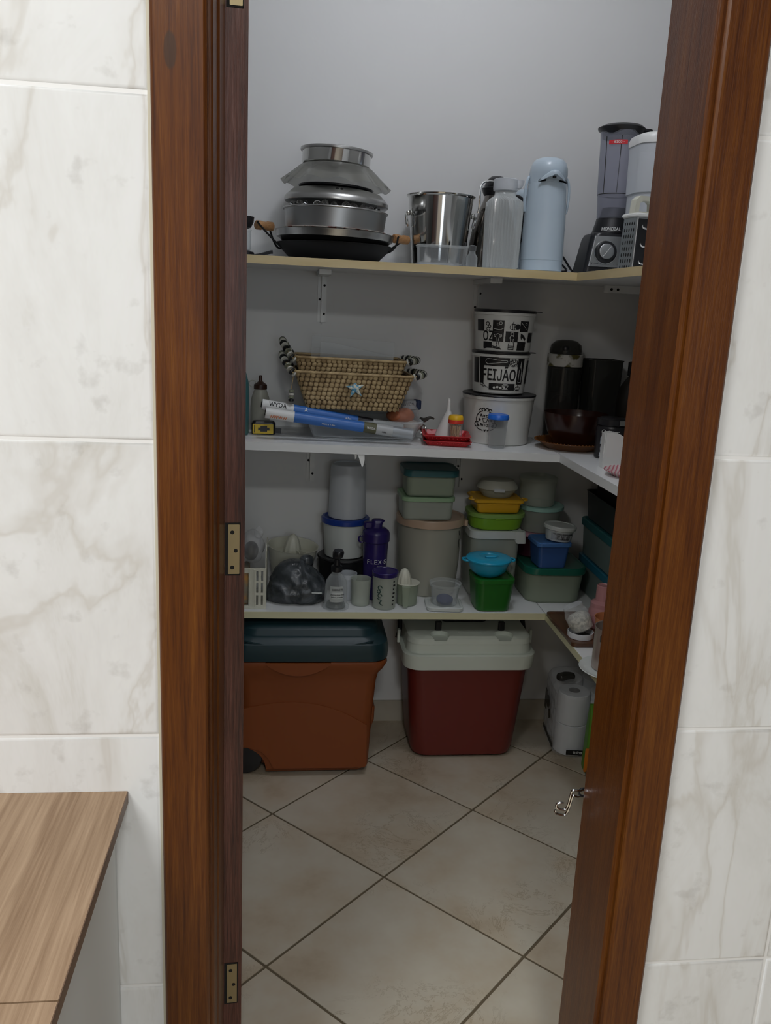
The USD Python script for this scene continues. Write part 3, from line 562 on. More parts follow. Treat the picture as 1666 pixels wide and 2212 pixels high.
# glass baking dish with its load
dx, dy = .385, 1.502; zd = Z2(dx)
g = T('baking_dish', 'clear glass baking dish under the woven baskets on the middle shelf', 'dish', (dx, dy, zd))
P(g, 'dish_body', tub(.300, .19, .338, .225, .058, .03, .003, .004), m_glass, 50); P(g, 'rim', tube(np.column_stack([rr(.344, .231, .032), np.full(24, .0575)]), .0036, 8, True), m_glass)
g = T('snack_bag', 'crumpled clear bag with orange and white packets at the right of the dish', 'bag', (.512, 1.502, zd+.006))
P(g, 'film', mv(crumple(blob(.044, .050, .044), .009, 38, 3), 0, 0, .054), m_film)
P(g, 'packet', mv(crumple(blob(.040, .03, .022), .006, 60, 5), -.012, -.015, .060), plain('orange_packet', (.62, .20, .09), .5)); P(g, 'packet', mv(crumple(blob(.032, .03, .018), .006, 60, 8), .018, -.012, .030), plain('pale_packet', (.62, .56, .50), .5))
P(g, 'packet', mv(crumple(blob(.035, .03, .014), .004, 60, 9), -.02, -.03, .018), plain('rust_packet', (.45, .16, .08), .5)); P(g, 'packet', mv(ro(rbox(.05, .03, .03, .01, .004), 20), .018, .02, .075), plain('white_navy_packet', (.50, .52, .55), .5))
P(g, 'packet', mv(ro(rbox(.016, .034, .030, .006, .003), 20), .042, .022, .077), plain('navy_packet', (.03, .05, .12), .5)); P(g, 'lettering', mv(ro(front(text('WYDA', .009, .0006, True)), 20), .013, .0020, .090), m_black, False)
P(g, 'twisted_end', tube(spline([(.05, -.01, .05), (.065, -.02, .052), (.075, -.02, .058), (.088, -.03, .056)], 16), [*np.linspace(.008, .003, 16)], 8), m_smoke)
P(g, 'metal_cutter', mv(ro(torus(.016, .0025, 24, 8, 'x'), 20), .058, -.03, .02), m_steel)
# wrap rolls, propped on the dish's left rim
m_rollw = plain('roll_white', (.72, .73, .72), .4); m_rollb = plain('roll_blue', (.035, .16, .52), .4); m_rollk = plain('roll_black', (.016, .016, .02), .4); m_rollg = plain('roll_grey', (.45, .47, .48), .4); m_orange = plain('roll_orange', (.70, .20, .06), .45)
def roll(label, p0, p1, r, bands, words):
    p0, p1 = np.array(p0, float), np.array(p1, float); d = p1-p0; L = np.linalg.norm(d); rz = math.degrees(math.atan2(d[1], d[0])); ty = -math.degrees(math.asin(d[2]/L))
    g = T('wrap_roll', label, 'roll', p0, rz, tilt=(0, ty))
    for nm, a, b, m in bands: P(g, nm, cyl(r*(1 if 'core' not in nm else .55), (a*L, 0, 0), (b*L, 0, 0), 28), m)
    for s, x, ang, h, m in words:
        w = text(s, h, .0006, True); v = w.vertices.copy(); th = math.radians(ang)-v[:, 1]/r
        rad = r+v[:, 2]; w = TM(np.stack([x*L+v[:, 0], -rad*np.cos(th), -rad*np.sin(th)], 1), w.faces); P(g, 'lettering', w, m, False)
    return g
roll('upper tilted cling wrap roll with white and blue sleeve under the baskets', (.086, 1.395, 1.1165), (.500, 1.440, 1.0515), .0155,
     [('white_sleeve', 0, .215, m_rollw), ('blue_sleeve', .2155, .67, m_rollb), ('black_sleeve', .6705, .78, m_rollk), ('grey_sleeve', .7805, 1, m_rollg), ('core', -.004, -.0005, m_hole)],
     [('WYDA', .105, -6, .0120, m_black), ('A', .30, -10, .010, m_rollw), ('a.f.u.', .60, -5, .006, m_rollw)])
roll('lower tilted cling wrap roll with blue sleeve in front of the dish', (.098, 1.348, 1.0985), (.520, 1.362, 1.0475), .0155,
     [('white_sleeve', 0, .19, m_rollw), ('blue_sleeve', .1905, .66, m_rollb), ('black_sleeve', .6605, .745, plain('roll_olive', (.10, .10, .05), .5)), ('white_label', .7455, .86, m_rollg), ('grey_sleeve', .8605, 1, plain('roll_silver', (.42, .45, .48), .25, .4)), ('core', -.004, -.0005, m_hole)],
     [('WWWW', .085, 42, .009, m_orange), ('30cm x 7,5m', .42, 30, .0045, m_rollw), ('WYDA', .71, 5, .006, m_rollw), ('rolo', .80, 25, .005, m_black)])

# nested woven baskets
m_straw = speck('straw', (.30, .205, .095), (.56, .42, .22), 38, .65, lo=.35, hi=.65, bump=.3)
m_straw2 = speck('dark_straw', (.10, .06, .025), (.20, .13, .06), 38, .7)
m_beadk = plain('black_bead', (.02, .022, .022), .3); m_beadw = plain('white_bead', (.52, .52, .46), .35); m_beadg = plain('green_bead', (.20, .21, .15), .4)
def basket(label, x, y, z, w0, d0, w1, d1, h, rz, tilt, star):
    g = T('woven_basket', label, 'basket', (x, y, z), rz, tilt=tilt)
    P(g, 'basket_wall', tub(w0, d0, w1, d1, h, .014, .006, .0), m_straw2)
    rows = 8; ms = []
    for r_ in range(rows):
        u = (r_+.5)/rows; W, D = w0+(w1-w0)*u, d0+(d1-d0)*u; ring = Polygon(rr(W+.002, D+.002, .012, 4)).exterior; n = int(ring.length/.0148)
        for i in range(n):
            s_ = (i+.5*(r_ % 2))/n*ring.length; q = ring.interpolate(s_ % ring.length); q2 = ring.interpolate((s_+.004) % ring.length); a = math.degrees(math.atan2(q2.y-q.y, q2.x-q.x))
            kb = loft([(rr(.0085, .0026, .001, 1), 0), (rr(.0135, .0060, .0025, 1), .0045), (rr(.0125, .0056, .0025, 1), .0095), (rr(.0075, .0024, .001, 1), .0128)])
            kb = ro(kb, 14, (0, 1, 0)); ms.append(mv(ro(kb, a), q.x, q.y, h*u-.0064))
    P(g, 'weave', cat(*ms), m_straw, 50, kind='stuff')
    P(g, 'plaited_rim', tube(np.column_stack([rr(w1+.006, d1+.006, .016), np.full(24, h+.001)]), .0042, 8, True), m_straw)
    for sd in (-1, 1):
        arc = spline([(sd*(w1/2), -d1*.42, h-.008), (sd*(w1/2+.020), -d1*.40, h+.008), (sd*(w1/2+.036), -d1*.20, h+.032), (sd*(w1/2+.040), .02*0, h+.042), (sd*(w1/2+.034), d1*.2, h+.034), (sd*(w1/2+.018), d1*.38, h+.010), (sd*(w1/2), d1*.42, h-.006)], 40)
        if sd > 0: arc[:, 2] = h-.004-(arc[:, 2]-h)*.25+.02*np.sin(np.linspace(0, pi, 40)); arc[:, 0] += .004*np.sin(np.linspace(0, pi, 40))
        hd = P(g, 'handle', tube(arc, .0022, 6), m_straw)
        for k in range(2, 38, 2):
            p_, t_ = arc[k], arc[min(k+1, 39)]-arc[k-1]; t_ /= np.linalg.norm(t_)
            bd = lathe([(.005, -.0029), (.0098, -.0025), (.0108, 0), (.0098, .0025), (.005, .0029)], 18); bd.apply_transform(trimesh.geometry.align_vectors((0, 0, 1), t_)); 
            P(hd, 'bead', mv(bd, *p_), (m_beadk, m_beadw, m_beadk, m_beadw, m_beadg)[(k//2) % 5])
    if star:
        pts = []
        for i in range(10):
            a = pi/2+i*pi/5+.12; r_ = .030 if i % 2 == 0 else .0112; pts.append((r_*math.cos(a), r_*math.sin(a)))
        o = np.array(pts); st = loft([(o, 0), (o*.96, .002), (o*.5, .0055), (o*.1, .0065)]); st = ro(st, 90-9, (1, 0, 0))
        s_ = P(g, 'starfish', mv(st, .002, -d1/2+.004, h*.62), speck('starfish_paint', (.10, .34, .52), (.70, .70, .58), 130, .5, lo=.45, hi=.58), 30, label='pale blue and white starfish ornament')
        P(g, 'tassel_cord', tube(spline([(-w1/2-.006, -d1*.45, h-.006), (-w1/2-.010, -d1*.46, h-.03), (-w1/2-.012, -d1*.46, h-.05)], 10), .0013, 6), m_straw)
        for k in range(4): P(g, 'tassel_bead', mv(lathe([(.004, 0), (.0075, .001), (.008, .004), (.0075, .007), (.004, .008)], 18), -w1/2-.012, -d1*.46, h-.052-.0085*k-.008), (m_beadg, m_beadw, m_beadg, m_beadk)[k])
bk = basket('lower woven straw basket with striped bead handles and a starfish on the front', .347, 1.485, 1.1065, .262, .15, .336, .20, .104, 1.0, (0, .8), True)
bk2 = basket('upper woven straw basket nested inside the starfish basket', .338, 1.505, 1.1575, .255, .14, .318, .175, .092, 1.0, (0, .8), False)
g = T('acrylic_tray', 'clear acrylic tray standing inside the upper woven basket', 'tray', (.348, 1.520, 1.172), 1.5, tilt=(-9, 2.5))
P(g, 'back_sheet', box(-.125, .125, 0, .0025, 0, .135), m_glass, False); P(g, 'front_sheet', ext(Polygon([(-.10, 0), (.12, 0), (.12, .088), (-.06, .115), (-.10, .115)]), .0022).apply_transform(trimesh.transformations.rotation_matrix(pi/2, (1, 0, 0))).apply_translation((0, -.028, 0)), m_glass, False)
P(g, 'corner_tab', box(-.125, -.098, -.004, -.001, .10, .140), m_clear, False)

# red trays, funnel, toothpicks
m_red = plain('red_plastic', (.52, .022, .028), .35)
zr = Z2(.63)
for k, lab in ((0, 'lower dotted red plastic tray of the pair beside the white canister'), (1, 'upper dotted red plastic tray carrying the funnel and toothpicks')):
    g = T('red_tray', lab, 'tray', (.632-.002*k, 1.418+.003*k, zr+.0148*k), -7)
    P(g, 'tray', loft([(rr(.112, .112, .006), 0), (rr(.116, .116, .006), .0015), (rr(.136, .136, .008), .0135), (rr(.142, .142, .009), .0142), (rr(.142, .142, .009), .0160), (rr(.134, .134, .008), .0160), (rr(.114, .114, .006), .0032)]), m_red)
    dm = blob(.0022, .0012, .0022, 1)
    P(g, 'edge_dots', cat(*[mv(dm, -.054+.012*i, -.0625-.0035, .0085) for i in range(10)]+[mv(dm, .0665, -.054+.012*i, .0085) for i in range(10)]), m_red, kind='stuff')
zt = zr+.0148+.0034
g = T('funnel', 'white plastic funnel standing upside down on the red tray', 'funnel', (.640, 1.452, zt), 0)
P(g, 'funnel_cone', lathe([(.036, 0), (.0375, .001), (.0365, .006), (.018, .052), (.0085, .072), (.0060, .078), (.0042, .112), (.0030, .1125), (.0045, .078), (.016, .050), (.034, .004)], 40), m_whitep)
m_pick = plain('toothpick_wood', (.62, .42, .22), .6)
g = T('toothpick_jar', 'clear toothpick jar with a red and yellow lid on the red tray', 'jar', (.652, 1.392, zt))
P(g, 'jar', cup([(.0195, 0), (.0210, .002), (.0205, .046)], .0012, 36), m_clear)
P(g, 'red_collar', lathe([(.0222, .0462), (.0228, .048), (.0226, .056), (.0215, .057)], 36), plain('red_lid', (.72, .05, .03), .35)); P(g, 'yellow_cap', lathe([(.0218, .0572), (.0222, .059), (.0215, .066), (.019, .070), (.008, .0715)], 36), plain('yellow_lid', (.85, .50, .02), .35))
pk = []
for i in range(70):
    a, r_, l_ = rng.uniform(0, 2*pi), .0165*math.sqrt(rng.uniform()), .041; b_ = a+rng.uniform(-1.2, 1.2)
    pk.append(cyl(.00085, (r_*math.cos(a), r_*math.sin(a), .0025), (.016*math.cos(b_), .016*math.sin(b_), l_), 5))
P(g, 'toothpicks', cat(*pk), m_pick, False, kind='stuff')

# white kitchen canisters
m_canw = plain('canister_white', (.62, .63, .60), .32); m_ink = plain('black_ink', (.012, .012, .013), .4); m_line = plain('white_print', (.60, .61, .58), .4)
cx, cy = .805, 1.508; zc = Z2(cx)
g = T('rice_canister', 'largest white canister with a black lid and scrolled rice emblem at the stack bottom', 'canister', (cx, cy, zc))
P(g, 'canister_body', loft([(circ(.094, 72), 0), (circ(.097, 72), .003), (circ(.108, 72), .135), (circ(.1105, 72), .136), (circ(.112, 72), .1445)]), m_canw)
P(g, 'lid', lathe([(.1115, .1447), (.1128, .147), (.1120, .1500), (.104, .1508), (.100, .1490), (.0, .1490)], 72), m_black); P(g, 'lid_tab', mv(rbox(.022, .012, .003, .004, .001), -.092, -.072, .1465), m_black)
TA = .0815; th = -.60; RR = lambda z: .0973+TA*z
def deco(poly, zz, m, nm='emblem', rot=0.): return P(g, nm, wrap(ext(poly, .0005), .0973, th, zz, TA, .004), m, False)
def lines(ls, w): return shapely.union_all([LineString(l).buffer(w, cap_style=1) for l in ls])
def arcp(r, a0, a1, n=16, cx_=0, cy_=0): return [(cx_+r*math.cos(math.radians(a)), cy_+r*math.sin(math.radians(a))) for a in np.linspace(a0, a1, n)]
em = lines([arcp(.028, 115, 205), arcp(.028, -25, 65), arcp(.0045, 250, -40, 14, -.0055, .031), arcp(.0045, -70, 220, 14, .0055, .031), arcp(.004, 0, 180, 8, -.014, .029), arcp(.004, 0, 180, 8, .014, .029), arcp(.0075, 60, 330, 14, -.026, -.014), arcp(.0075, -150, 120, 14, .026, -.014)], .0013)
em = em.union(Point(-.0235, -.0160).buffer(.0032)).union(Point(.0235, -.0160).buffer(.0032)).union(lines([[(-.024, -.026), (-.017, -.030)], [(-.013, -.030), (-.008, -.032)], [(.024, -.026), (.017, -.030)], [(.013, -.030), (.008, -.032)]], .0014)).union(Polygon([(0, -.036), (-.004, -.030), (-.002, -.028), (0, -.030), (.002, -.028), (.004, -.030)]))
def starp(x, y, r): return Polygon([(x+(r if i % 2 == 0 else r*.45)*math.sin(i*pi/5), y+(r if i % 2 == 0 else r*.45)*math.cos(i*pi/5)) for i in range(10)])
em = em.union(starp(-.017, 0, .0055)).union(starp(.017, 0, .0055)).union(lines([[(-.007, .005), (-.005, -.006), (.004, -.007), (.008, .004)], [(-.007, .005), (.008, .004)], [(.008, 0), (.012, .001), (.010, -.004)]], .0007))
deco(em, .075, m_ink)
for s, zz in (('Arroz', .0835), ('Arroz', .0560)): P(g, 'lettering', wrap(text(s, .0095, .0005, True), .0973, th, zz, TA), m_ink, False)

def canister(x, y, z, r0, r1, h, label, kind):
    g = T('kitchen_canister', label, 'canister', (x, y, z))
    P(g, 'canister_body', loft([(circ(r0-.003, 72), 0), (circ(r0, 72), .003), (circ(r0+(r1-r0)*.93, 72), h*.885), (circ(r1+.0015, 72), h*.89), (circ(r1+.0015, 72), h-.003)]), m_canw)
    l_ = P(g, 'lid', lathe([(r1+.0025, h-.0055), (r1+.0035, h-.004), (r1+.0035, h+.001), (r1, h+.003), (r1-.006, h+.0015), (0, h+.0015)], 72), m_black)
    P(l_, 'lid_tab', mv(rbox(.020, .030, .0025, .007, .0008), r1+.008, -.012, h-.001), m_black)
    tp = (r1-r0)*.93/(h*.885-.003); R = r0+.0002
    def put(poly, m, nm='print', up=.0004): P(g, nm, wrap(ext(poly, up), R, 0, 0, tp, .006), m, False)
    return g, put, R, tp
zf = zc+.1525
g, put, R, tp = canister(cx-.004, cy, zf, .078, .0855, .122, 'white canister printed FEIJÃO with black patches, middle of the three stacked', 0)
PA = [(-.078, .083, -.024, .108), (-.080, .030, -.066, .108), (.034, .030, .058, .107), (-.048, .012, .030, .032), (-.110, .030, -.084, .105), (.075, .03, .10, .10)]
for x0, y0, x1, y1 in PA: put(sbox(x0+.026*0, y0, x1, y1) if x1 > -.02 or x0 < -.07 else sbox(x0, y0, x1, y1), m_ink)
put(sbox(-.066, .083, .006, .107), m_ink)
P(g, 'lettering', wrap(text('FEIJÃO', .032, .0005, True).apply_scale((.64, 1, 1)), R, -.26, .041, tp, .004), m_ink, False)
W = [lines([arcp(.008, 100, 260, 14, -.052, .096), [(-.053, .104), (-.012, .099), (-.002, .100)], [(-.053, .088), (-.012, .094), (-.002, .094)], arcp(.003, -90, 90, 8, -.002, .097)], .0006),
     lines([[(.046, .099), (.044, .080), (.041, .070), (.041, .036), (.051, .036), (.051, .070), (.048, .080), (.046, .099)]], .0007),
     lines([arcp(.0085, 180, 360, 12, .000, .026), [(-.009, .026), (.009, .026)], [(-.006, .030), (.006, .030)], [(-.008, .015), (.008, .015)]], .0007)]
for w_ in W: put(w_, m_line, 'print', .0008)
K = [lines([arcp(.0115, 0, 360, 28, .019, .094), arcp(.008, 0, 360, 24, .019, .094), [(.006, .106), (.006, .082)], [(.032, .106), (.032, .082)]], .0008), lines([arcp(.004, 0, 360, 14, .014, .096), arcp(.004, 0, 360, 14, .020, .098), arcp(.004, 0, 360, 14, .023, .092)], .0006),
     lines([arcp(.006, 30, 330, 16, .039, .018), arcp(.006, -150, 150, 16, .045, .018), [(.042, .024), (.042, .029)]], .0008), lines([[(-.078, .026), (-.060, .022), (-.050, .018)], arcp(.004, 0, 360, 12, -.066, .024)], .0007)]
for k_ in K: put(k_, m_ink)
for i in range(4): put(Point(-.032+.0095*i, .019+.002*(i % 2)).buffer(.0036), m_line, 'print', .0008)
zk = zf+.1242
g, put, R, tp = canister(cx, cy, zk, .082, .0905, .119, 'white canister with black food drawings, topmost of the three stacked', 1)
for x0, y0, x1, y1 in ((-.052, .058, -.020, .091), (-.052, .030, -.020, .0575), (-.015, .030, .022, .060), (.026, .060, .056, .091), (.022, .006, .052, .031), (-.082, .010, -.053, .028), (-.110, .058, -.080, .091), (.060, .03, .085, .058)): put(sbox(x0, y0, x1, y1), m_ink)
P(g, 'lettering', wrap(text('OZ', .027, .0005, True).apply_scale((.72, 1, 1)), R, -.80, .032, tp, .004), m_ink, False)
Wl = [lines([arcp(.0065, -30, 210, 14, -.036, .046), arcp(.004, 90, 270, 10, -.043, .047), arcp(.004, -90, 90, 10, -.029, .047), [(-.039, .041), (-.038, .032)], [(-.033, .041), (-.034, .032)]], .0007), lines([arcp(.0045, 0, 360, 16, .004, .053), arcp(.006, 30, 330, 16, .004, .042), [(.000, .036), (.000, .032)], [(.008, .036), (.008, .032)]], .0007),
      lines([arcp(.004, 0, 360, 14, -.030, .083), arcp(.003, 0, 360, 12, -.037, .080), [(-.048, .066), (-.030, .064), (-.022, .068)]], .0006), lines([[(.030, .085), (.048, .068)], arcp(.003, 0, 360, 10, .046, .083)], .0006)]
for w_ in Wl: put(w_, m_line, 'print', .0008)
Kl = [lines([arcp(.0085, 50, 310, 20, .004, .073), arcp(.0085, -130, 130, 20, .008, .073), [(.002, .080), (.005, .088)], [(.004, .066), (.003, .078)], [(.009, .066), (.009, .079)]], .0008), Point(.018, .074).buffer(.008), lines([[(-.038, .030), (-.040, .020), (-.036, .014), (-.030, .014), (-.032, .022), (-.033, .030)]], .0009),
      lines([[(-.003, .030), (-.005, .022), (-.005, .008), (.011, .008), (.011, .022), (.009, .030)], [(-.005, .018), (.011, .018)], [(-.005, .013), (.011, .013)]], .0008), Polygon([(.030, .056), (.042, .050), (.050, .040), (.047, .034), (.042, .040), (.036, .044), (.034, .036), (.031, .044)]),
      lines([[(-.080, .008), (-.052, .016), (-.030, .012), (-.026, .008)], [(-.052, .012), (-.028, .009)]], .0013), lines([arcp(.005, 0, 360, 14, -.068, .080), arcp(.004, 0, 360, 14, -.062, .072), arcp(.005, 0, 360, 14, -.066, .065)], .0010)]
for k_ in Kl: put(k_, m_ink)
g = T('small_cup', 'small clear plastic cup with a bright blue lid in front of the rice canister', 'cup', (.775, 1.375, Z2(.775)))
P(g, 'cup_body', cup([(.0225, 0), (.0245, .002), (.0285, .088)], .001, 40), m_clear); P(g, 'lid', lathe([(.0305, .0845), (.0315, .086), (.0315, .092), (.0290, .0985), (.024, .0995), (.022, .0985), (0, .0985)], 44), plain('bright_blue', (.02, .16, .70), .35))

# amber plate, brown bowl, jars at the right
m_amber = sheer('amber_glass', (.20, .075, .018), .72, .12, tint=(.75, .5, .25)); m_brown = plain('brown_glass', (.028, .007, .004), .2)
g = T('amber_plate', 'amber glass plate with a beaded rim under the brown bowl', 'plate', (1.016, 1.418, Z2(1.0)))
P(g, 'plate', lathe([(.070, 0), (.075, .002), (.100, .020), (.109, .023), (.108, .0245), (.098, .0225), (.072, .004)], 64), m_amber)
bd = blob(.0026, .0026, .0022, 1); P(g, 'beaded_rim', cat(*[mv(bd, .1085*math.cos(a), .1085*math.sin(a), .0245) for a in np.arange(64)*2*pi/64]), m_amber, kind='stuff')
g = T('brown_bowl', 'deep dark brown glass bowl standing on the amber plate', 'bowl', (1.024, 1.418, Z2(1.0)+.0048))
P(g, 'bowl', cup([(.050, 0), (.056, .004), (.082, .045), (.094, .085), (.0965, .104)], .0035, 64), m_brown)
g = T('spice_jar', 'clear jar with dark contents, stained white label and domed lid behind the bowl', 'jar', (1.028, 1.583, Z2(1.0)))
P(g, 'jar', lathe([(.049, 0), (.052, .004), (.053, .235)], 48), m_smoke); P(g, 'dark_contents', lathe([(.049, .155), (.0505, .157), (.051, .225), (.048, .228)], 44), m_black)
P(g, 'red_contents', lathe([(.047, .006), (.049, .060), (.040, .12), (.02, .145)], 40), plain('dark_red_contents', (.05, .012, .010), .5))
P(g, 'label', lathe([(.0535, .2355), (.0555, .237), (.0555, .272), (.053, .274)], 48), speck('stained_label', (.10, .085, .02), (.55, .54, .50), 22, .5, lo=.44, hi=.50))
P(g, 'dome_lid', lathe([(.050, .2742), (.051, .285), (.047, .302), (.034, .314), (.015, .318)], 44), m_smoke); P(g, 'knob', mv(blob(.016, .016, .015, 2), -.012, -.034, .290), m_black)
g = T('tall_container', 'tall dark smoky container standing in the corner behind the brown bowl', 'container', (1.150, 1.580, Z2(1.0)))
P(g, 'body', tub(.096, .096, .108, .108, .262, .018, .002, .003), m_smoke); P(g, 'dark_contents', rbox(.055, .055, .19, .01).apply_translation((-.005, 0, .006)), plain('dark_brown_contents', (.022, .013, .008), .6))
g = T('dark_bottle', 'dark bottle with a black cap behind the right doorjamb on the middle shelf', 'bottle', (1.205, 1.440, Z2(1.0)))
P(g, 'bottle', lathe([(.042, 0), (.045, .004), (.045, .10), (.050, .14), (.040, .19), (.024, .215), (.018, .222)], 40), plain('dark_bottle_glass', (.016, .013, .010), .3)); P(g, 'cap', lathe([(.022, .2222), (.024, .224), (.024, .262), (.020, .265)], 30), m_black)
g = T('coffee_jar', 'black jar with a lettered pale label on the middle side shelf', 'jar', (1.080, 1.262, Z2(1.0)))
P(g, 'jar', lathe([(.040, 0), (.044, .004), (.045, .086), (.040, .094)], 44), m_black); P(g, 'lid', lathe([(.041, .0942), (.044, .096), (.044, .112), (.036, .116)], 40), m_black); P(g, 'latch', mv(box(-.010, .010, -.003, 0, 0, .014), .012, -.0442, .098), m_steel)
P(g, 'label', wrap(ext(sbox(-.032, .004, .022, .060), .0006), .0447, -.35, .004, 0, .005), plain('grey_label', (.50, .54, .60), .5), False); P(g, 'lettering', wrap(text('Café', .026, .0006, True), .0453, -.28, .018), m_ink, False)
P(g, 'print', wrap(lines([arcp(.006, 0, 360, 16, -.028, .078), arcp(.0035, 0, 360, 12, -.028, .068), [(-.014, .080), (.016, .080)], [(-.014, .072), (.012, .070)]], .0009).difference(Point(9, 9)) if False else ext(lines([arcp(.006, 0, 360, 16, -.028, .078), arcp(.0035, 0, 360, 12, -.028, .068), [(-.014, .080), (.016, .080)], [(-.014, .072), (.012, .070)]], .0009), .0006), .0452, -.25, .0, 0, .005), m_line, False)
# white napkin stand, paper plates
g = T('napkin_stand', 'white fan-shaped napkin stand on the middle side shelf by the jamb', 'holder', (1.026, 1.090, Z2(1.0)), -4)
fan = Polygon([(-.030, 0), (-.026, .094), (-.010, .096), (.010, .092), (.030, .080), (.046, .060), (.054, .034), (.056, 0)])
P(g, 'front_leaf', mv(front(ext(fan, .0028)), 0, .0014, 0), m_whitep, 30); P(g, 'back_leaf', mv(front(ext(fan, .0028)), .002, .034, 0), m_whitep, 30); P(g, 'base', box(-.030, .056, .0015, .031, 0, .003), m_whitep, False)
P(g, 'side_leaf', box(-.030, -.0272, .0015, .031, .003, .093), m_whitep, False)
g = T('paper_plates', 'stack of pink striped paper plates by the jamb on the middle side shelf', 'plate', (1.038, 0.985, Z2(1.0)), 0)
m_stripe = mat('pink_stripes', {'g': ('texture_coordinate', {}), 'm': ('mapping', {'rotation': (0, 0, .5)}), 'w': ('wave_texture', {'scale': 38.}), 'r': ('rgb_ramp', {'ramp': [(.55, (.66, .56, .55)), (.62, (.52, .16, .20))]}), 'p': ('principled_bsdf', {'roughness': .5})}, [('g.object', 'm.vector'), ('m.vector', 'w.vector'), ('w.fac', 'r.fac'), ('r.color', 'p.base_color')])
tt = np.arange(144)*2*pi/144
def scal(r, a): return np.stack([(r+a*np.cos(36*tt))*np.cos(tt), (r+a*np.cos(36*tt))*np.sin(tt)], 1)
P(g, 'plate', loft([(scal(.050, 0), 0), (scal(.058, .0005), .006), (scal(.072, .0012), .013), (scal(.0725, .0012), .016), (scal(.057, .0005), .009), (scal(.05, 0), .004)]), m_stripe)
P(g, 'printed_card', mv(ro(front(ext(Polygon([(-.020, 0), (.04, 0), (.04, .046), (.028, .046)]), .0015)), 6), .004, -.012, .0115), speck('yellow_card', (.60, .45, .22), (.66, .58, .38), 30, .5), False); P(g, 'card_print', mv(ro(front(ext(Point(.022, .018).buffer(.009), .0012)), 6), .004, -.0136, .0115), m_orange, False)

# ================================================================== lowest shelf
Z3 = .5229
m_beige = plain('beige_lid', (.50, .36, .26), .4); m_greenlid = plain('sage_green_lid', (.30, .46, .28), .4); m_teallid = plain('deep_teal_lid', (.03, .115, .125), .35); m_mint = plain('mint_lid', (.36, .62, .55), .4)
m_yel = plain('yellow_tub', (.66, .36, .015), .35); m_lime = plain('lime_tub', (.19, .40, .02), .35); m_limelid = plain('lime_lid', (.23, .40, .09), .4); m_gsq = plain('green_tub', (.012, .13, .012), .35)
m_cyan = plain('cyan_tub', (.015, .34, .55), .3); m_navy = plain('navy_tub', (.035, .10, .30), .4); m_purple = plain('purple_shaker', (.022, .012, .11), .3); m_dgl = plain('dark_green_lid', (.012, .13, .085), .3)
m_offw = plain('off_white_plastic', (.60, .64, .62), .4)

g = T('file_basket', 'narrow slotted white plastic basket next to the door on the lowest shelf', 'basket', (.068, 1.405, Z3))
W, D, H = .078, .16, .125
P(g, 'basket_side', box(-W/2, -W/2+.003, -D/2, D/2, 0, H), m_creamp, False); P(g, 'basket_side', box(W/2-.003, W/2, -D/2, D/2, 0, H+.05), m_creamp, False); P(g, 'basket_floor', box(-W/2, W/2, -D/2, D/2, 0, .003), m_creamp, False)
fr = sbox(-W/2, 0, W/2, H).difference(shapely.union_all([sbox(x, z, x+.006, z+.030) for x in (.010, .024) for z in (.012, .050, .086)]+[sbox(-.034, .010, -.012, .110)]))
P(g, 'basket_front', mv(front(ext(fr, .0025)), 0, -D/2+.001, 0), m_creamp, False)
for x_ in (-.010, .002, .006): P(g, 'front_rib', box(x_, x_+.0025, -D/2-.004, -D/2-.0015, .004, H-.004), m_creamp, False)
g = T('snack_packet', 'beige and orange printed packet inside the slotted white basket', 'packet', (.045, 1.40, Z3+.0035)); P(g, 'packet', rbox(.020, .10, .105, .006, .004), speck('packet_print', (.60, .32, .10), (.30, .27, .20), 32, .5, lo=.42, hi=.56))
g = T('plastic_bag', 'clear crumpled bag tied over the slotted white basket', 'bag', (.062, 1.415, Z3+.115)); P(g, 'film', crumple(mv(blob(.030, .075, .042), 0, .02, .045), .010, 45, 12), m_film); P(g, 'knot', mv(crumple(blob(.012, .012, .016, 3), .004, 120, 4), .020, -.02, .098), m_film); P(g, 'dark_contents', mv(blob(.022, .055, .026, 3), -.004, .015, .032), plain('dark_bag_contents', (.05, .045, .035), .6))

def cone_reamer(r, h, n=10, k=64):
    secs = []
    for u in np.linspace(0, 1, 12):
        tt = np.arange(k)*2*pi/k; R_ = r*math.sqrt(max(1-u**1.7, .0004)); a_ = .12*(1-u); secs.append((np.stack([(R_*(1-a_*(.5-.5*np.cos(n*tt))))*np.cos(tt), (R_*(1-a_*(.5-.5*np.cos(n*tt))))*np.sin(tt)], 1), h*u))
    return loft(secs)
g = T('juicer_bowl', 'cream hand juicer bowl with a ribbed cone behind the grey bag', 'juicer', (.178, 1.555, Z3+.030), tilt=(4, 4))
P(g, 'bowl', cup([(.048, -.028), (.052, -.026), (.070, .060), (.078, .100), (.081, .104)], .0025, 56), m_creamp); P(g, 'strainer', lathe([(.0, .066), (.070, .070), (.0705, .072), (0, .068)], 48), m_creamp); P(g, 'reamer', mv(cone_reamer(.030, .072), -.002, -.005, .071), m_creamp)
for a in (-70, -50): P(g, 'strainer_fin', ro(box(.03, .062, -.001, .001, .071, .098), a), m_creamp, False)
m_gbag = mat('grey_film_bag', {'g': ('texture_coordinate', {}), 'n': ('noise_texture', {'scale': 10., 'detail': 4., 'distortion': 1.8}), 'r': ('rgb_ramp', {'ramp': [(.4, (.03, .036, .04)), (.55, (.07, .08, .088)), (.68, (.17, .185, .20))]}), 'b': ('bump', {'strength': .45, 'distance': .012}), 'p': ('principled_bsdf', {'roughness': .3})}, [('g.object', 'n.vector'), ('n.fac', 'r.fac'), ('r.color', 'p.base_color'), ('n.fac', 'b.height'), ('b.normal', 'p.normal')])
g = T('grey_bag', 'rumpled dark grey plastic bag lying in front of the cream juicer', 'bag', (.194, 1.408, Z3))
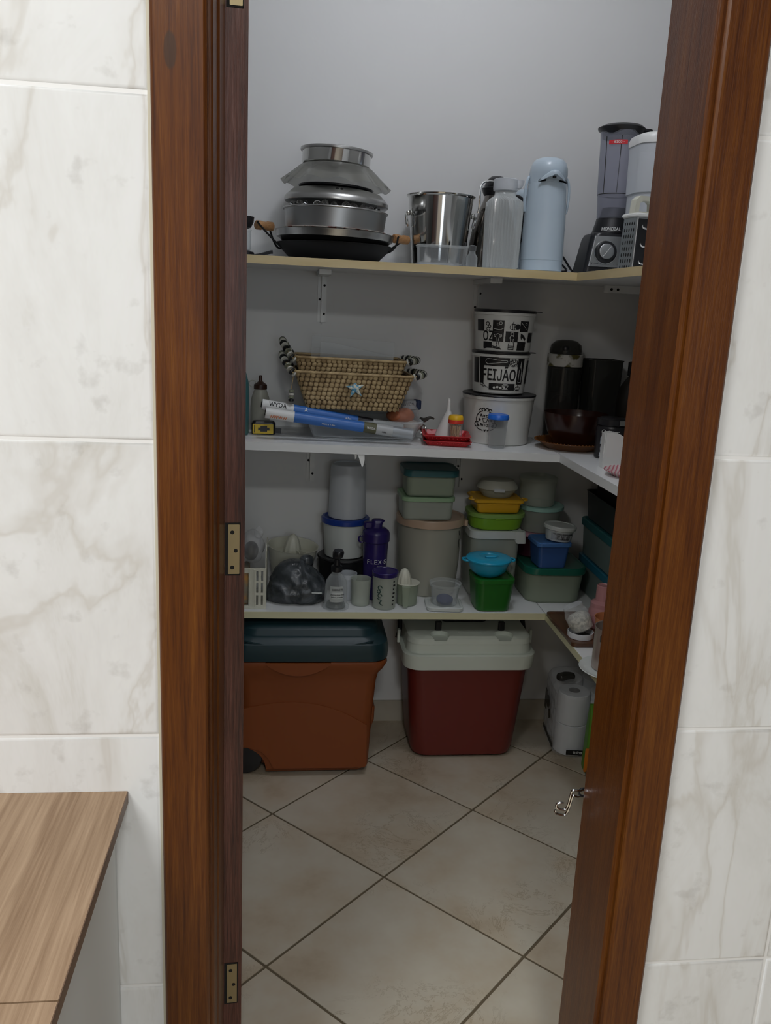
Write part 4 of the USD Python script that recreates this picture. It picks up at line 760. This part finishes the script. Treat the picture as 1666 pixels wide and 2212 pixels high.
bm = blob(.074, .056, .092, 5); v = bm.vertices; v[:, 2] = np.where(v[:, 2] < 0, v[:, 2]*.22, v[:, 2])+.021; v[:, 0] *= 1+.10*np.clip(.06-v[:, 2], 0, .06)/.06; bm.vertices = v
bm = crumple(crumple(bm, .020, 22, 31), .008, 60, 33); v = bm.vertices; v[:, 2] = np.maximum(v[:, 2], .001); bm.vertices = v
P(g, 'film', bm, m_gbag); P(g, 'zip_strip', mv(ro(rbox(.030, .003, .004, .001, .0005), -3), .062, -.066, .042), m_offw)
P(g, 'gathered_mouth', mv(crumple(blob(.020, .016, .018, 3), .006, 90, 6), .030, .01, .118), m_gbag)

g = T('soap_bottle', 'clear bell-shaped soap bottle with a black pump at the shelf front', 'bottle', (.313, 1.345, Z3))
P(g, 'bottle', lathe([(.037, 0), (.0395, .002), (.039, .008), (.0340, .014), (.0335, .06), (.030, .084), (.020, .100), (.0145, .104), (.0145, .112)], 44), m_glass); P(g, 'base_disc', lathe([(.027, .003), (.030, .006), (.026, .016), (0, .018)], 40), plain('soap_residue', (.11, .13, .12), .2))
P(g, 'label', wrap(ext(sbox(-.021, .026, .021, .074), .0004), .0342, .0, .0, -.02, .004), sheer('soap_label', (.62, .66, .64), .62, .5), False)
P(g, 'label_patch', wrap(ext(sbox(-.017, .036, .021, .056), .0004), .0348, .05, .0, -.02, .004), m_offw, False)
for s, zz, hh in (('SABONETE', .062, .0048), ('LÍQUIDO ERVA DOCE', .047, .0032), ('500 ml  pH neutro', .040, .0032)): P(g, 'lettering', wrap(text(s, hh, .0004, True), .0354, .06, zz, -.02), m_ink, False)
pk_ = P(g, 'pump', lathe([(.0158, .1122), (.0168, .114), (.0168, .128), (.010, .132), (.009, .150), (.008, .151)], 30), m_black)
P(pk_, 'nozzle', loft([(ell(.012, .014, 24), .1512), (ell(.016, .022, 24)+np.array([.002, -.006]), .160), (ell(.017, .024, 24)+np.array([.003, -.008]), .172), (ell(.014, .020, 24)+np.array([.004, -.006]), .178)]), m_black)
g = T('small_tub', 'little milky tub tucked behind the clear soap bottle', 'tub', (.352, 1.425, Z3)); P(g, 'tub', cup([(.022, 0), (.024, .003), (.028, .066), (.030, .067), (.030, .080), (.030, .082)], .0015, 40), m_frostw)
g = T('black_pot', 'black pot under the blue-rimmed tub on the lowest shelf', 'pot', (.348, 1.549, Z3)); P(g, 'pot', cup([(.070, 0), (.076, .004), (.082, .094), (.085, .098)], .003, 56), m_black); P(g, 'rim_lid', lathe([(.0853, .0985), (.086, .101), (.083, .105), (.078, .1055), (0, .1055)], 56), m_black)
g = T('white_tub', 'round white tub with a blue rim standing on the black pot', 'tub', (.348, 1.547, Z3+.1062)); P(g, 'tub', lathe([(.060, 0), (.063, .002), (.070, .105), (.071, .107)], 56), m_offw); P(g, 'blue_rim', lathe([(.0715, .1075), (.0760, .109), (.0765, .122), (.073, .126), (.066, .1265), (.062, .1235), (0, .1235)], 56), plain('royal_blue', (.012, .045, .28), .35))
g = T('tall_cup', 'tall white tumbler standing upside down on the blue-rimmed tub', 'tumbler', (.352, 1.545, Z3+.1062+.1272)); P(g, 'tumbler', lathe([(.0585, 0), (.0595, .002), (.0590, .010), (.0555, .150), (.0520, .166), (.047, .168), (.045, .1645), (0, .1645)], 56), m_frostw)
g = T('protein_shaker', 'dark purple lidded shaker bottle lettered in white', 'shaker', (.436, 1.440, Z3))
P(g, 'bottle_body', lathe([(.032, 0), (.0345, .003), (.0385, .176), (.0385, .180)], 52), m_purple); P(g, 'screw_cap', lathe([(.0400, .1803), (.0425, .183), (.0425, .206), (.040, .213), (.030, .222), (.012, .226)], 52), m_purple)
P(g, 'flip_spout', loft([(rr(.034, .034, .012), .222), (rr(.034, .032, .012)+np.array([.002, 0]), .238), (rr(.040, .030, .012)+np.array([.005, 0]), .246), (rr(.030, .022, .010)+np.array([.003, 0]), .250)]), m_purple); P(g, 'hinge_tab', mv(rbox(.030, .022, .020, .008, .003), -.024, 0, .222), m_purple); P(g, 'carry_loop', mv(torus(.010, .003, 24, 8, 'y'), -.043, 0, .186), m_purple)
P(g, 'lettering', wrap(text('FLEX·S', .0135, .0005, False), .0362, .10, .117, .022), m_whitep, False); P(g, 'lettering', wrap(text('fitness', .004, .0005), .0358, .30, .107, .022), m_offw, False)
g = T('milky_cup', 'milky plastic cup between soap bottle and measuring cup', 'cup', (.390, 1.374, Z3)); P(g, 'cup', cup([(.025, 0), (.027, .002), (.030, .080), (.031, .082)], .0014, 40), m_frost)
g = T('measuring_cup', 'clear measuring cup with dark purple lid and black scale at the shelf front', 'cup', (.4595, 1.350, Z3)); P(g, 'cup', cup([(.032, 0), (.034, .002), (.0375, .104)], .0014, 48), m_frost); P(g, 'lid', lathe([(.0385, .1005), (.0395, .102), (.0400, .112), (.038, .1145), (.034, .1148), (.032, .113), (0, .113)], 52), m_purple)
for i in range(7): P(g, 'scale_mark', wrap(ext(sbox(0, 0, .008 if i % 2 else .005, .005), .0005), .0345, .62, .014+.012*i, .033), m_ink, False)
P(g, 'print', wrap(ext(lines([arcp(.006, 0, 300, 14, -.012, .07), arcp(.005, 90, 420, 14, -.016, .058), arcp(.006, 0, 300, 14, -.012, .045), [(-.02, .036), (-.006, .030), (-.014, .022), (-.004, .016)]], .0011), .0005), .0348, -.15, 0, .033, .005), plain('dark_green_ink', (.02, .06, .05), .5), False)
g = T('citrus_juicer', 'milky citrus squeezer jug with pointed reamer at the shelf front', 'juicer', (.533, 1.380, Z3)); P(g, 'jug', cup([(.027, 0), (.030, .002), (.0335, .062), (.037, .066)], .0015, 44), m_frostg); P(g, 'reamer_plate', lathe([(.012, .064), (.036, .0662), (.0375, .068), (.0365, .070), (.012, .068)], 44), m_creamp); P(g, 'reamer', mv(cone_reamer(.023, .048, 9), -.012, -.008, .068), m_creamp); P(g, 'pour_spout', loft([(ell(.0075, .006, 20)+np.array([-.010, -.044]), .004), (ell(.009, .007, 20)+np.array([-.010, -.044]), .010), (ell(.014, .009, 20)+np.array([-.010, -.044]), .064), (ell(.013, .008, 20)+np.array([-.010, -.044]), .068)]), m_frostg)

# big jar and the boxes on it
jx, jy = .617, 1.528
g = T('storage_jar', 'large round frosted storage jar with a beige lid, centre of the lowest shelf', 'jar', (jx, jy, Z3)); P(g, 'jar_body', loft([(circ(.088, 64), 0), (circ(.092, 64), .004), (circ(.098, 64), .10), (circ(.101, 64), .234)]), m_frost2); P(g, 'lid', lathe([(.1025, .222), (.1090, .224), (.1095, .243), (.107, .2475), (.098, .248), (.094, .244), (0, .244)], 64), m_beige); P(g, 'lid_tab', mv(rbox(.012, .034, .020, .004, .002), .110, -.02, .218), m_beige)
P(g, 'side_print', wrap(ext(lines([[(0, 0), (.004, .012), (0, .022), (.006, .03)], [(.004, .045), (0, .058)]], .0016), .0005), .101, .98, .15), m_ink, False)
za = Z3+.2485
def lidded(name, label, cat_, x, y, z, w, d, h, body, lidm, rz=0, r=.02, lh=.012, ov=.010, flare=.03, clip=None):
    g = T(name, label, cat_, (x, y, z), rz); P(g, 'box_body', tub(w*(1-flare), d*(1-flare), w, d, h, r, .0014, .002), body); P(g, 'lid', mv(lid(w+ov, d+ov, lh, r+ov/2, .004), 0, 0, h+.0003), lidm); return g
g = lidded('food_box', 'clear food box with a pale green lid on the beige-lidded jar', 'food box', jx-.022, jy-.018, za, .158, .140, .062, m_frost, m_greenlid, 0, .022, .010)
g = lidded('food_box', 'clear food box with a deep teal lid topping the jar stack', 'food box', jx-.016, jy-.018, za+.0726, .152, .128, .066, m_frostg, m_teallid, 0, .020, .018, .020)

# white lid with the little cup
g = T('square_lid', 'square white container lid lying flat at the shelf front', 'lid', (.6440, 1.357, Z3), -4); P(g, 'lid', loft([(rr(.108, .100, .018), 0), (rr(.112, .104, .020), .002), (rr(.112, .104, .020), .010), (rr(.106, .098, .018), .0125), (rr(.096, .088, .016), .0125), (rr(.092, .084, .015), .009)]), m_offw)
g = T('clear_pot', 'small clear round pot standing on the square white lid', 'pot', (.6460, 1.360, Z3+.0093)); P(g, 'pot', cup([(.036, 0), (.038, .002), (.044, .056), (.048, .058), (.049, .066)], .0013, 48), sheer('thin_clear_pot', (.70, .75, .76), .14, .1, gain=.8))
g = T('blue_disc', 'dark blue bottle cap leaning inside the small clear pot', 'cap', (.645, 1.352, Z3+.0205), tilt=(16, 0)); P(g, 'cap', lathe([(.024, 0), (.0255, .001), (.0255, .007), (.023, .008), (0, .008)], 40), plain('blue_cap', (.018, .035, .13), .4))

# tall clear box with white lid, green, yellow and oval boxes on top
g = T('tall_box', 'tall clear rectangular box with a white lid behind the cyan bowl', 'container', (.815, 1.522, Z3)); P(g, 'box_body', tub(.144, .150, .158, .170, .205, .028, .0016, .002), m_frost)
P(g, 'lid', mv(lid(.168, .182, .014, .03, .012), 0, 0, .2055), m_offw); P(g, 'lid_tab', loft([(rr(.030, .020, .006)+np.array([.078, -.080]), .180), (rr(.036, .026, .008)+np.array([.076, -.079]), .186), (rr(.040, .026, .008)+np.array([.070, -.079]), .2185)]), m_offw)
zl = Z3+.2200
g = lidded('lime_box', 'lime green oval food box with a paler lid on the tall clear box', 'food box', .820, 1.508, zl, .172, .140, .042, m_lime, m_limelid, 0, .05, .010, .010, .06)
P(g, 'finger_notch', mv(rbox(.03, .003, .012, .001, .0005), 0, -.0715, .034), m_lime)
zy = zl+.0526
g = T('yellow_box', 'yellow food box with lid ears stacked on the lime box', 'food box', (.818, 1.508, zy)); P(g, 'box_body', tub(.132, .110, .138, .116, .030, .010), m_yel); P(g, 'lid', loft([(rr(.144, .122, .012), .0302), (rr(.158, .130, .012), .034), (rr(.158, .130, .012), .041), (rr(.150, .122, .012), .044), (rr(.140, .112, .010), .044), (rr(.136, .108, .010), .041)]), m_yel)
for s in (-1, 1): P(g, 'lid_ear', mv(tube(spline([(s*.078, -.040, .041), (s*.090, -.036, .0415), (s*.092, -.026, .0415), (s*.088, -.016, .0415), (s*.078, -.012, .041)], 18), .0032, 8), 0, -.01, 0), m_yel)
g = T('oval_box', 'clear oval food box with a greyish lid crowning the yellow box', 'food box', (.822, 1.510, zy+.0416), -6); P(g, 'box_body', loft([(ell(.040, .034), 0), (ell(.044, .037), .002), (ell(.058, .050), .022), (ell(.060, .052), .026), (ell(.057, .049), .026), (ell(.042, .035), .004)]), m_frost); P(g, 'lid', loft([(ell(.060, .052), .0262), (ell(.0645, .0565), .028), (ell(.0645, .0565), .033), (ell(.058, .050), .046), (ell(.050, .043), .0545), (ell(.030, .026), .057)]), m_frost2); P(g, 'clip', mv(rbox(.034, .004, .010, .0015, .001), 0, -.0570, .024), m_frostw)
# green square tub, cyan bowl
g = T('green_tub', 'dark green square tub at the front of the lowest shelf', 'tub', (.7885, 1.364, Z3), 1); P(g, 'tub', loft([(rr(.098, .100, .022), 0), (rr(.104, .106, .024), .003), (rr(.120, .122, .026), .088), (rr(.124, .126, .027), .089), (rr(.124, .126, .027), .101), (rr(.118, .120, .026), .103), (rr(.108, .110, .024), .1035), (rr(.104, .106, .023), .100)]), m_gsq)
g = T('cyan_bowl', 'bright cyan eared bowl with lid standing on the dark green tub', 'bowl', (.775, 1.361, Z3+.1008), tilt=(0, 0)); P(g, 'bowl', loft([(circ(.030, 56), 0), (circ(.036, 56), .002), (circ(.054, 56), .018), (circ(.063, 56), .042), (circ(.065, 56), .048)]), m_cyan); P(g, 'lid', lathe([(.065, .0482), (.069, .049), (.0695, .053), (.066, .057), (.050, .0605), (.030, .0605), (.028, .0585), (0, .0585)], 56), m_cyan); P(g, 'lid_grip', mv(rbox(.036, .014, .006, .006, .002), .002, -.015, .0590), m_cyan)
for s in (-1, 1): P(g, 'ear', tube(spline([(s*.063, -.014, .0475), (s*.076, -.012, .049), (s*.0800, 0, .0495), (s*.076, .012, .049), (s*.063, .014, .0475)], 20), .0035, 8), m_cyan)

# right-hand group
g = T('large_box', 'large clear octagonal box with a dark green lid, right end of back shelf', 'container', (1.003, 1.485, Z3)); P(g, 'box_body', tub(.172, .185, .188, .205, .104, .040, .0016, .002, 2), m_frostg); P(g, 'lid', mv(lid(.200, .218, .012, .045, .010), 0, 0, .1045), m_dgl)
zg = Z3+.1170
g = T('plum_tub', 'plum coloured round tub with a pink rim behind the navy square tub', 'tub', (.968, 1.548, zg)); P(g, 'tub', lathe([(.052, 0), (.055, .003), (.0600, .068)], 52), plain('plum_plastic', (.055, .008, .022), .35)); P(g, 'pink_rim', lathe([(.0605, .0682), (.0640, .069), (.0640, .079), (.061, .081), (0, .0805)], 52), plain('pink_rim', (.60, .32, .40), .4))
g = T('mint_tub', 'clear round tub with a mint lid stacked on the plum tub', 'tub', (.978, 1.548, zg+.0815)); P(g, 'tub', loft([(circ(.055, 56), 0), (circ(.060, 56), .003), (circ(.071, 56), .078)]), m_frost); P(g, 'lid', lathe([(.0725, .072), (.0768, .074), (.0768, .084), (.073, .0865), (.066, .0865), (.062, .084), (0, .084)], 56), m_mint)
g = T('clear_canister', 'clear round canister on the mint-lidded tub under the middle shelf', 'canister', (.966, 1.549, zg+.0815+.0845)); P(g, 'canister', loft([(circ(.052, 52), 0), (circ(.056, 52), .003), (circ(.060, 52), .078), (circ(.062, 52), .080), (circ(.062, 52), .088), (circ(.057, 52), .092)]), m_frost); P(g, 'lid_knob', mv(rbox(.05, .02, .008, .008, .003), .0, 0, .0922), m_frost)
g = T('navy_tub', 'square navy blue tub with a lighter lid standing on the dark green lid', 'tub', (.981, 1.425, zg), 3); P(g, 'tub', tub(.088, .088, .100, .100, .074, .012), m_navy); P(g, 'lid', mv(lid(.112, .112, .009, .016, .004), 0, 0, .0743), plain('blue_lid', (.06, .17, .42), .4))
g = T('margarine_tub', 'small white lidded tub with a printed label on the navy tub', 'tub', (1.006, 1.420, zg+.0836), tilt=(0, 3.5)); P(g, 'tub', lathe([(.038, 0), (.0395, .001), (.0445, .036)], 48), m_offw); P(g, 'lid', lathe([(.046, .034), (.0500, .036), (.0510, .044), (.0485, .0475), (.043, .048), (.041, .046), (0, .046)], 52), m_offw)
P(g, 'label', wrap(ext(sbox(-.036, .006, .036, .030), .0004), .0400, 0, 0, .13, .005), plain('label_grey', (.42, .45, .47), .5), False)
for s, zz, hh in (('SAL 80% LIPÍDIOS 500g', .0235, .0036), ('|||| |||| ||||', .0120, .0075), ('CONTÉM GLÚTEN', .0075, .0032)): P(g, 'lettering', wrap(text(s, hh, .0004, True), .0412, 0, zz, .13), m_ink, False)

# long boxes piled along the right wall
bx0, by0 = 1.202, 1.392
for k, (lm, lab) in enumerate(((plain('blue_box_lid', (.02, .17, .26), .35), 'long clear box with a blue lid, bottom of the pile along the right wall'), (plain('teal_box_lid', (.03, .15, .16), .35), 'long clear box with a teal lid, middle of the pile along the right wall'))):
    g = T('long_box', lab, 'container', (bx0-.002*k, by0, Z3+.1215*k), -1.5); P(g, 'box_body', tub(.138, .325, .148, .338, .104, .018, .002, .002), sheer(f'greenish_box_{"ab"[k]}', (.22, .29, .27), .72, .4)); P(g, 'lid', mv(lid(.158, .348, .0165, .02, .008), 0, 0, .1045), lm)
g = T('open_tray', 'dark open bin with a scooped front on top of the long boxes', 'bin', (bx0, by0, Z3+.2432), -1.5)
P(g, 'bin', loft([(rr(.130, .310, .02), 0), (rr(.136, .318, .022), .003), (rr(.150, .338, .024), .088), (rr(.156, .344, .026), .090), (rr(.148, .336, .024), .090), (rr(.132, .314, .02), .005)]), plain('dark_bin', (.045, .055, .055), .4)); P(g, 'dark_contents', rbox(.110, .27, .150, .02, .01).apply_translation((.008, .02, .006)), plain('dark_cloth', (.020, .010, .012), .8))

# wooden tray and what stands on it and beside it
m_pinkp = plain('pale_pink_plastic', (.58, .28, .29), .4); m_orangep = plain('terracotta_plastic', (.62, .24, .10), .4)
g = T('wooden_tray', 'dark brown wooden tray lying on the lowest side shelf', 'tray', (1.029, 1.160, .5219)); P(g, 'board', loft([(rr(.168, .250, .014), 0), (rr(.172, .254, .016), .003), (rr(.172, .254, .016), .012), (rr(.160, .242, .012), .013), (rr(.154, .236, .010), .0095)]), m_traywood)
zw = .5219+.0098
g = T('jar_lid', 'round white jar lid lying open side up on the wooden tray', 'lid', (.985, 1.092, zw)); P(g, 'lid', cup([(.0345, 0), (.0360, .001), (.0360, .0165)], .002, 48), plain('white_lid_skin', (.74, .77, .80), .35)); P(g, 'inner_seal', lathe([(.033, .0022), (0, .0030)], 40), plain('grey_seal', (.12, .125, .13), .5))
g = T('tipped_jar', 'tilted clear plastic jar with whitish lumpy contents resting in the white lid', 'jar', (.996, 1.100, zw+.0150), 0, tilt=(-12, -26)); P(g, 'jar', loft([(circ(.022, 44), 0), (circ(.031, 44), .005), (circ(.034, 44), .052), (circ(.030, 44), .062), (circ(.028, 44), .064), (circ(.028, 44), .078)]), m_film); P(g, 'contents', crumple(lathe([(.019, .003), (.0295, .007), (.0325, .030), (.031, .042), (.022, .050), (.010, .053)], 40), .0016, 130, 3), speck('lumpy_contents', (.40, .40, .36), (.66, .65, .58), 120, .7, lo=.4, hi=.6), kind='stuff')
g = T('pink_bottle', 'pale pink stepped plastic bottle at the jamb behind the terracotta pot', 'bottle', (1.071, 1.168, zw)); P(g, 'bottle', lathe([(.036, 0), (.038, .003), (.038, .050), (.034, .060), (.0345, .064), (.0345, .074), (.022, .082), (.0215, .124), (.019, .126), (.017, .122), (0, .122)], 44), m_pinkp)
g = T('terracotta_pot', 'open terracotta coloured plastic pot at the doorjamb on the tray', 'pot', (1.058, 1.066, zw)); P(g, 'pot', cup([(.034, 0), (.036, .003), (.043, .062), (.045, .066)], .002, 48), m_orangep)
m_can = plain('warm_grey_can', (.42, .35, .31), .3, .5)
g = T('white_saucer', 'white plate overhanging the lowest side shelf under the grey mug', 'plate', (.992, .868, .5224), 0); P(g, 'plate', lathe([(.055, 0), (.060, .002), (.078, .010), (.083, .0125), (.082, .0145), (.072, .0105), (.056, .004), (0, .004)], 64), m_offw); P(g, 'edge_slot', mv(ro(rbox(.036, .004, .001, .0018, .0003), 45), -.045, -.045, .0125), m_hole)
g = T('grey_mug', 'tall warm grey metal mug with a black handle standing on the white plate', 'mug', (.997, .886, .5224+.0044)); P(g, 'mug', cup([(.046, 0), (.050, .003), (.050, .110), (.051, .112)], .002, 52), m_can); P(g, 'handle', mv(rbox(.060, .018, .022, .006, .004), -.026, -.050, .088), m_black)

# ================================================================== floor
m_oco = plain('orange_cooler_shell', (.24, .056, .009), .45, bump=.03, bscale=300); m_tl = plain('dark_teal_cooler_lid', (.008, .032, .040), .40); m_rco = plain('red_cooler_shell', (.16, .020, .014), .40, bump=.03, bscale=300); m_rl = plain('cooler_lid_white', (.72, .78, .70), .40)
g = T('rolling_cooler', 'big orange rolling cooler with a dark teal lid on the floor', 'cooler', (.235, 1.445, 0), 0)
def bulge(w, d, r, b=0., n=9): return rr(w, d, r, n)
body = [(rr(.360, .300, .03, 9), .010), (rr(.386, .318, .035, 9), .022), (rr(.392, .324, .036, 9), .10), (rr(.398, .330, .036, 9), .20), (rr(.412, .336, .036, 9), .305), (rr(.424, .340, .036, 9), .332), (rr(.452, .352, .04, 9), .348), (rr(.474, .362, .045, 9), .368), (rr(.470, .358, .045, 9), .378)]
bm = loft(body)
import manifold3d as mf
def man(m): return mf.Manifold(mf.Mesh(np.asarray(m.vertices, np.float32), np.asarray(m.faces, np.uint32)))
def unman(x): o = x.to_mesh(); return TM(o.vert_properties[:, :3], o.tri_verts)
try:
    cut = man(ro(lathe([(.075, -.06), (.075, .06)], 40), 90, (1, 0, 0)).apply_translation((-.196, -.160, .020)))
    sw = man(ro(lathe([(.34, -.02), (.34, .02)], 90), 90, (1, 0, 0)).apply_translation((-.012, -.170, -.14)))
    bb = man(bm); bm2 = unman(bb-cut); bm = bm2 if len(bm2.faces) > 50 else bm
except Exception: pass
P(g, 'shell', bm, m_oco, 30)
# moulded swell on the lower front and the lip under the lid
tt = np.linspace(0, 1, 25); xs_ = -.19+.37*tt; top = .205+.045*np.sin(pi*(tt*.75+.15))-.05*tt**3
sw = Polygon([(-.10, .030), (-.112, .060), (-.135, .085), (-.170, .098), (-.190, .100)]+[(x, z) for x, z in zip(xs_, top)]+[(.185, .035), (.178, .028), (-.09, .028)])
P(g, 'front_swell', mv(front(ext(sw, .010)), 0, -.1585, 0), m_oco, 30)
lipx = np.linspace(-.125, .065, 21); lip = Polygon([(x, .378) for x in lipx]+[(x, .374-.036*math.sin(pi*(x+.125)/.19)**.8) for x in lipx[::-1]])
P(g, 'hand_lip', mv(front(ext(lip.buffer(0), .012)), 0, -.1735, 0), m_oco, 30)
P(g, 'side_grip', loft([(rr(.012, .20, .004), .115), (rr(.030, .24, .008), .16), (rr(.030, .25, .008), .205), (rr(.006, .25, .003), .225)]).apply_translation((.193, 0, 0)), m_oco, 30)
P(g, 'wheel', mv(ro(lathe([(.030, -.022), (.052, -.020), (.055, -.015), (.055, .015), (.052, .020), (.030, .022)], 44), 90, (1, 0, 0)), -.186, -.128, .055), m_black)
P(g, 'lid', loft([(rr(.462, .352, .05, 9), .3783), (rr(.476, .364, .055, 9), .382), (rr(.480, .368, .06, 9), .410), (rr(.472, .360, .06, 9), .432), (rr(.440, .330, .06, 9), .448), (rr(.425, .31, .06, 9), .452), (rr(.415, .30, .06, 9), .470), (rr(.390, .27, .06, 9), .482), (rr(.30, .2, .05, 9), .486)]), m_tl, 30)
fl_ = Polygon([(x, .444-.028*(1-(x/.19)**2)) for x in np.linspace(-.19, .19, 25)]+[(x, .444-.018*(1-(x/.19)**2)) for x in np.linspace(.188, -.188, 24)])
P(g, 'lid_scoop', mv(front(ext(fl_.buffer(0), .008)), .0, -.170, 0), m_tl, 30)
g = T('red_cooler', 'dark red cooler with a white two-tier lid on the floor beside the orange one', 'cooler', (.742, 1.485, 0), 0)
P(g, 'shell', loft([(rr(.29, .190, .04, 9), .002), (rr(.326, .218, .05, 9), .010), (rr(.338, .226, .05, 9), .030), (rr(.358, .238, .05, 9), .14), (rr(.384, .252, .05, 9), .30), (rr(.388, .254, .05, 9), .3125)]), m_rco, 30)
P(g, 'lid_skirt', loft([(rr(.396, .262, .05, 9), .3128), (rr(.416, .276, .052, 9), .316), (rr(.424, .284, .054, 9), .350), (rr(.424, .284, .054, 9), .362), (rr(.414, .274, .05, 9), .366)]), m_rl, 30)
lu = (loft([(rr(.400, .252, .045, 9), .3662), (rr(.392, .246, .045, 9), .395), (rr(.396, .250, .045, 9), .3955), (rr(.390, .244, .045, 9), .412), (rr(.372, .226, .045, 9), .419), (rr(.34, .2, .04, 9), .420)]))
lu = unman(man(lu)-man(mv(lathe([(.030, 0), (.032, .05)], 40), -.098, -.100, .4065))-man(mv(lathe([(.030, 0), (.032, .05)], 40), .105, -.100, .4065)))
P(g, 'lid_upper', lu, m_rl, 30)
P(g, 'label_recess', mv(rbox(.075, .018, .002, .004, .0008), 0, -.082, .4195), m_rl)
for x_ in (-.098, .105): P(g, 'handle_arm', mv(rbox(.020, .014, .030, .004, .002), x_, -.066, .4203), m_black)
for x_ in (): P(g, 'handle_notch', mv(ro(lathe([(.028, 0), (.028, .0022), (.026, .003)], 32), 0), x_, -.096, .4192), m_black)
P(g, 'handle', tube(spline([(-.214, .02, .36), (-.205, .05, .42), (-.16, .085, .445), (0, .095, .448), (.16, .085, .445), (.205, .05, .42), (.214, .02, .36)], 60), .008, 10), m_black)
P(g, 'lid_grip', mv(rbox(.15, .05, .018, .01, .004), .0, .03, .4205), m_black)
for s in (-1, 1): P(g, 'pivot', mv(ro(rbox(.010, .016, .045, .004, .002), 0), s*.216, -.02, .362), m_rl)

# packs by the right wall
m_paper = plain('tissue_paper', (.72, .75, .78), .9, bump=.08, bscale=120)
g = T('toilet_paper_pack', 'clear wrapped pack of white toilet rolls on the floor by the right wall', 'toilet paper', (1.168, 1.475, .001), -6)
rl = None
for k in range(2):
    for i in range(2):
        for j in range(2):
            rx_, ry_ = -.053+.106*i, -.065+.112*j
            r_ = P(g, 'roll', mv(lathe([(.018, 0), (.050, 0), (.052, .002), (.052, .102), (.050, .104), (.018, .104), (.018, .0)], 40), rx_, ry_, .003+.1055*k), m_paper)
            P(r_, 'core', mv(lathe([(.0185, .003), (.0185, .1052), (.0165, .1054), (.0165, .003)], 24), rx_, ry_, .003+.1055*k), plain(f'core_{i}{j}{k}', (.11, .105, .10), .9))
wr = loft([(rr(.216, .232, .05), 0), (rr(.222, .238, .052), .004), (rr(.222, .238, .052), .205), (rr(.205, .222, .05), .218), (rr(.14, .15, .05), .234), (rr(.05, .06, .02), .240)])
v, f_ = trimesh.remesh.subdivide_to_size(wr.vertices, wr.faces, .014, max_iter=10); P(g, 'film', crumple(TM(v, f_), .004, 45, 21), m_film)
P(g, 'black_print', mv(front(ext(sbox(-.075, .012, .06, .029), .0006)), 0, -.1235, 0), m_ink, False); P(g, 'lettering', mv(front(text('folha dupla', .009, .0006, True)), -.020, -.1245, .017), m_whitep, False)
P(g, 'side_stripe', mv(ro(front(ext(sbox(-.06, .018, .09, .032), .0006)), -90), -.1155, 0, 0), m_ink, False)
P(g, 'dark_print', mv(ro(front(ext(shapely.union_all([Point(0, .13).buffer(.022), Point(.03, .10).buffer(.016), sbox(-.05, .09, -.02, .16)]), .0006)), -90), -.1155, .02, 0), m_smoke, False)
P(g, 'gathered_end', mv(crumple(blob(.030, .012, .016, 3), .008, 70, 14), -.075, -.02, .238), m_smoke)
g = T('cleaner_pouch', 'green and orange printed pouch on the floor against the right doorjamb side', 'pouch', (1.190, 1.285, .001), -4)
P(g, 'pouch', loft([(rr(.150, .050, .012), 0), (rr(.154, .056, .014), .01), (rr(.150, .050, .012), .13), (rr(.148, .02, .006), .215), (rr(.148, .006, .002), .226)]), plain('green_pouch', (.10, .28, .02), .4)); P(g, 'orange_panel', mv(front(ext(sbox(-.079, .012, .03, .085).buffer(.004), .0012)), 0, -.0300, 0), plain('orange_panel', (.68, .20, .02), .4), False)
g = T('walking_stick', 'black hooked stick with a rubber foot leaning beside the doorjamb', 'stick', (1.128, 1.235, .0015)); P(g, 'rubber_foot', lathe([(.014, 0), (.022, .003), (.024, .014), (.019, .028), (.009, .036)], 32), m_black); P(g, 'shaft', tube(spline([(0, 0, .030), (.03, .0, .05), (.045, 0, .075), (.040, 0, .11)], 20), .0065, 10), m_black); P(g, 'hook', tube(spline([(.040, 0, .11), (.020, 0, .128), (-.002, -.002, .124), (-.012, -.003, .104), (-.004, -.004, .086), (.006, -.004, .078)], 30), .0035, 8), m_black)
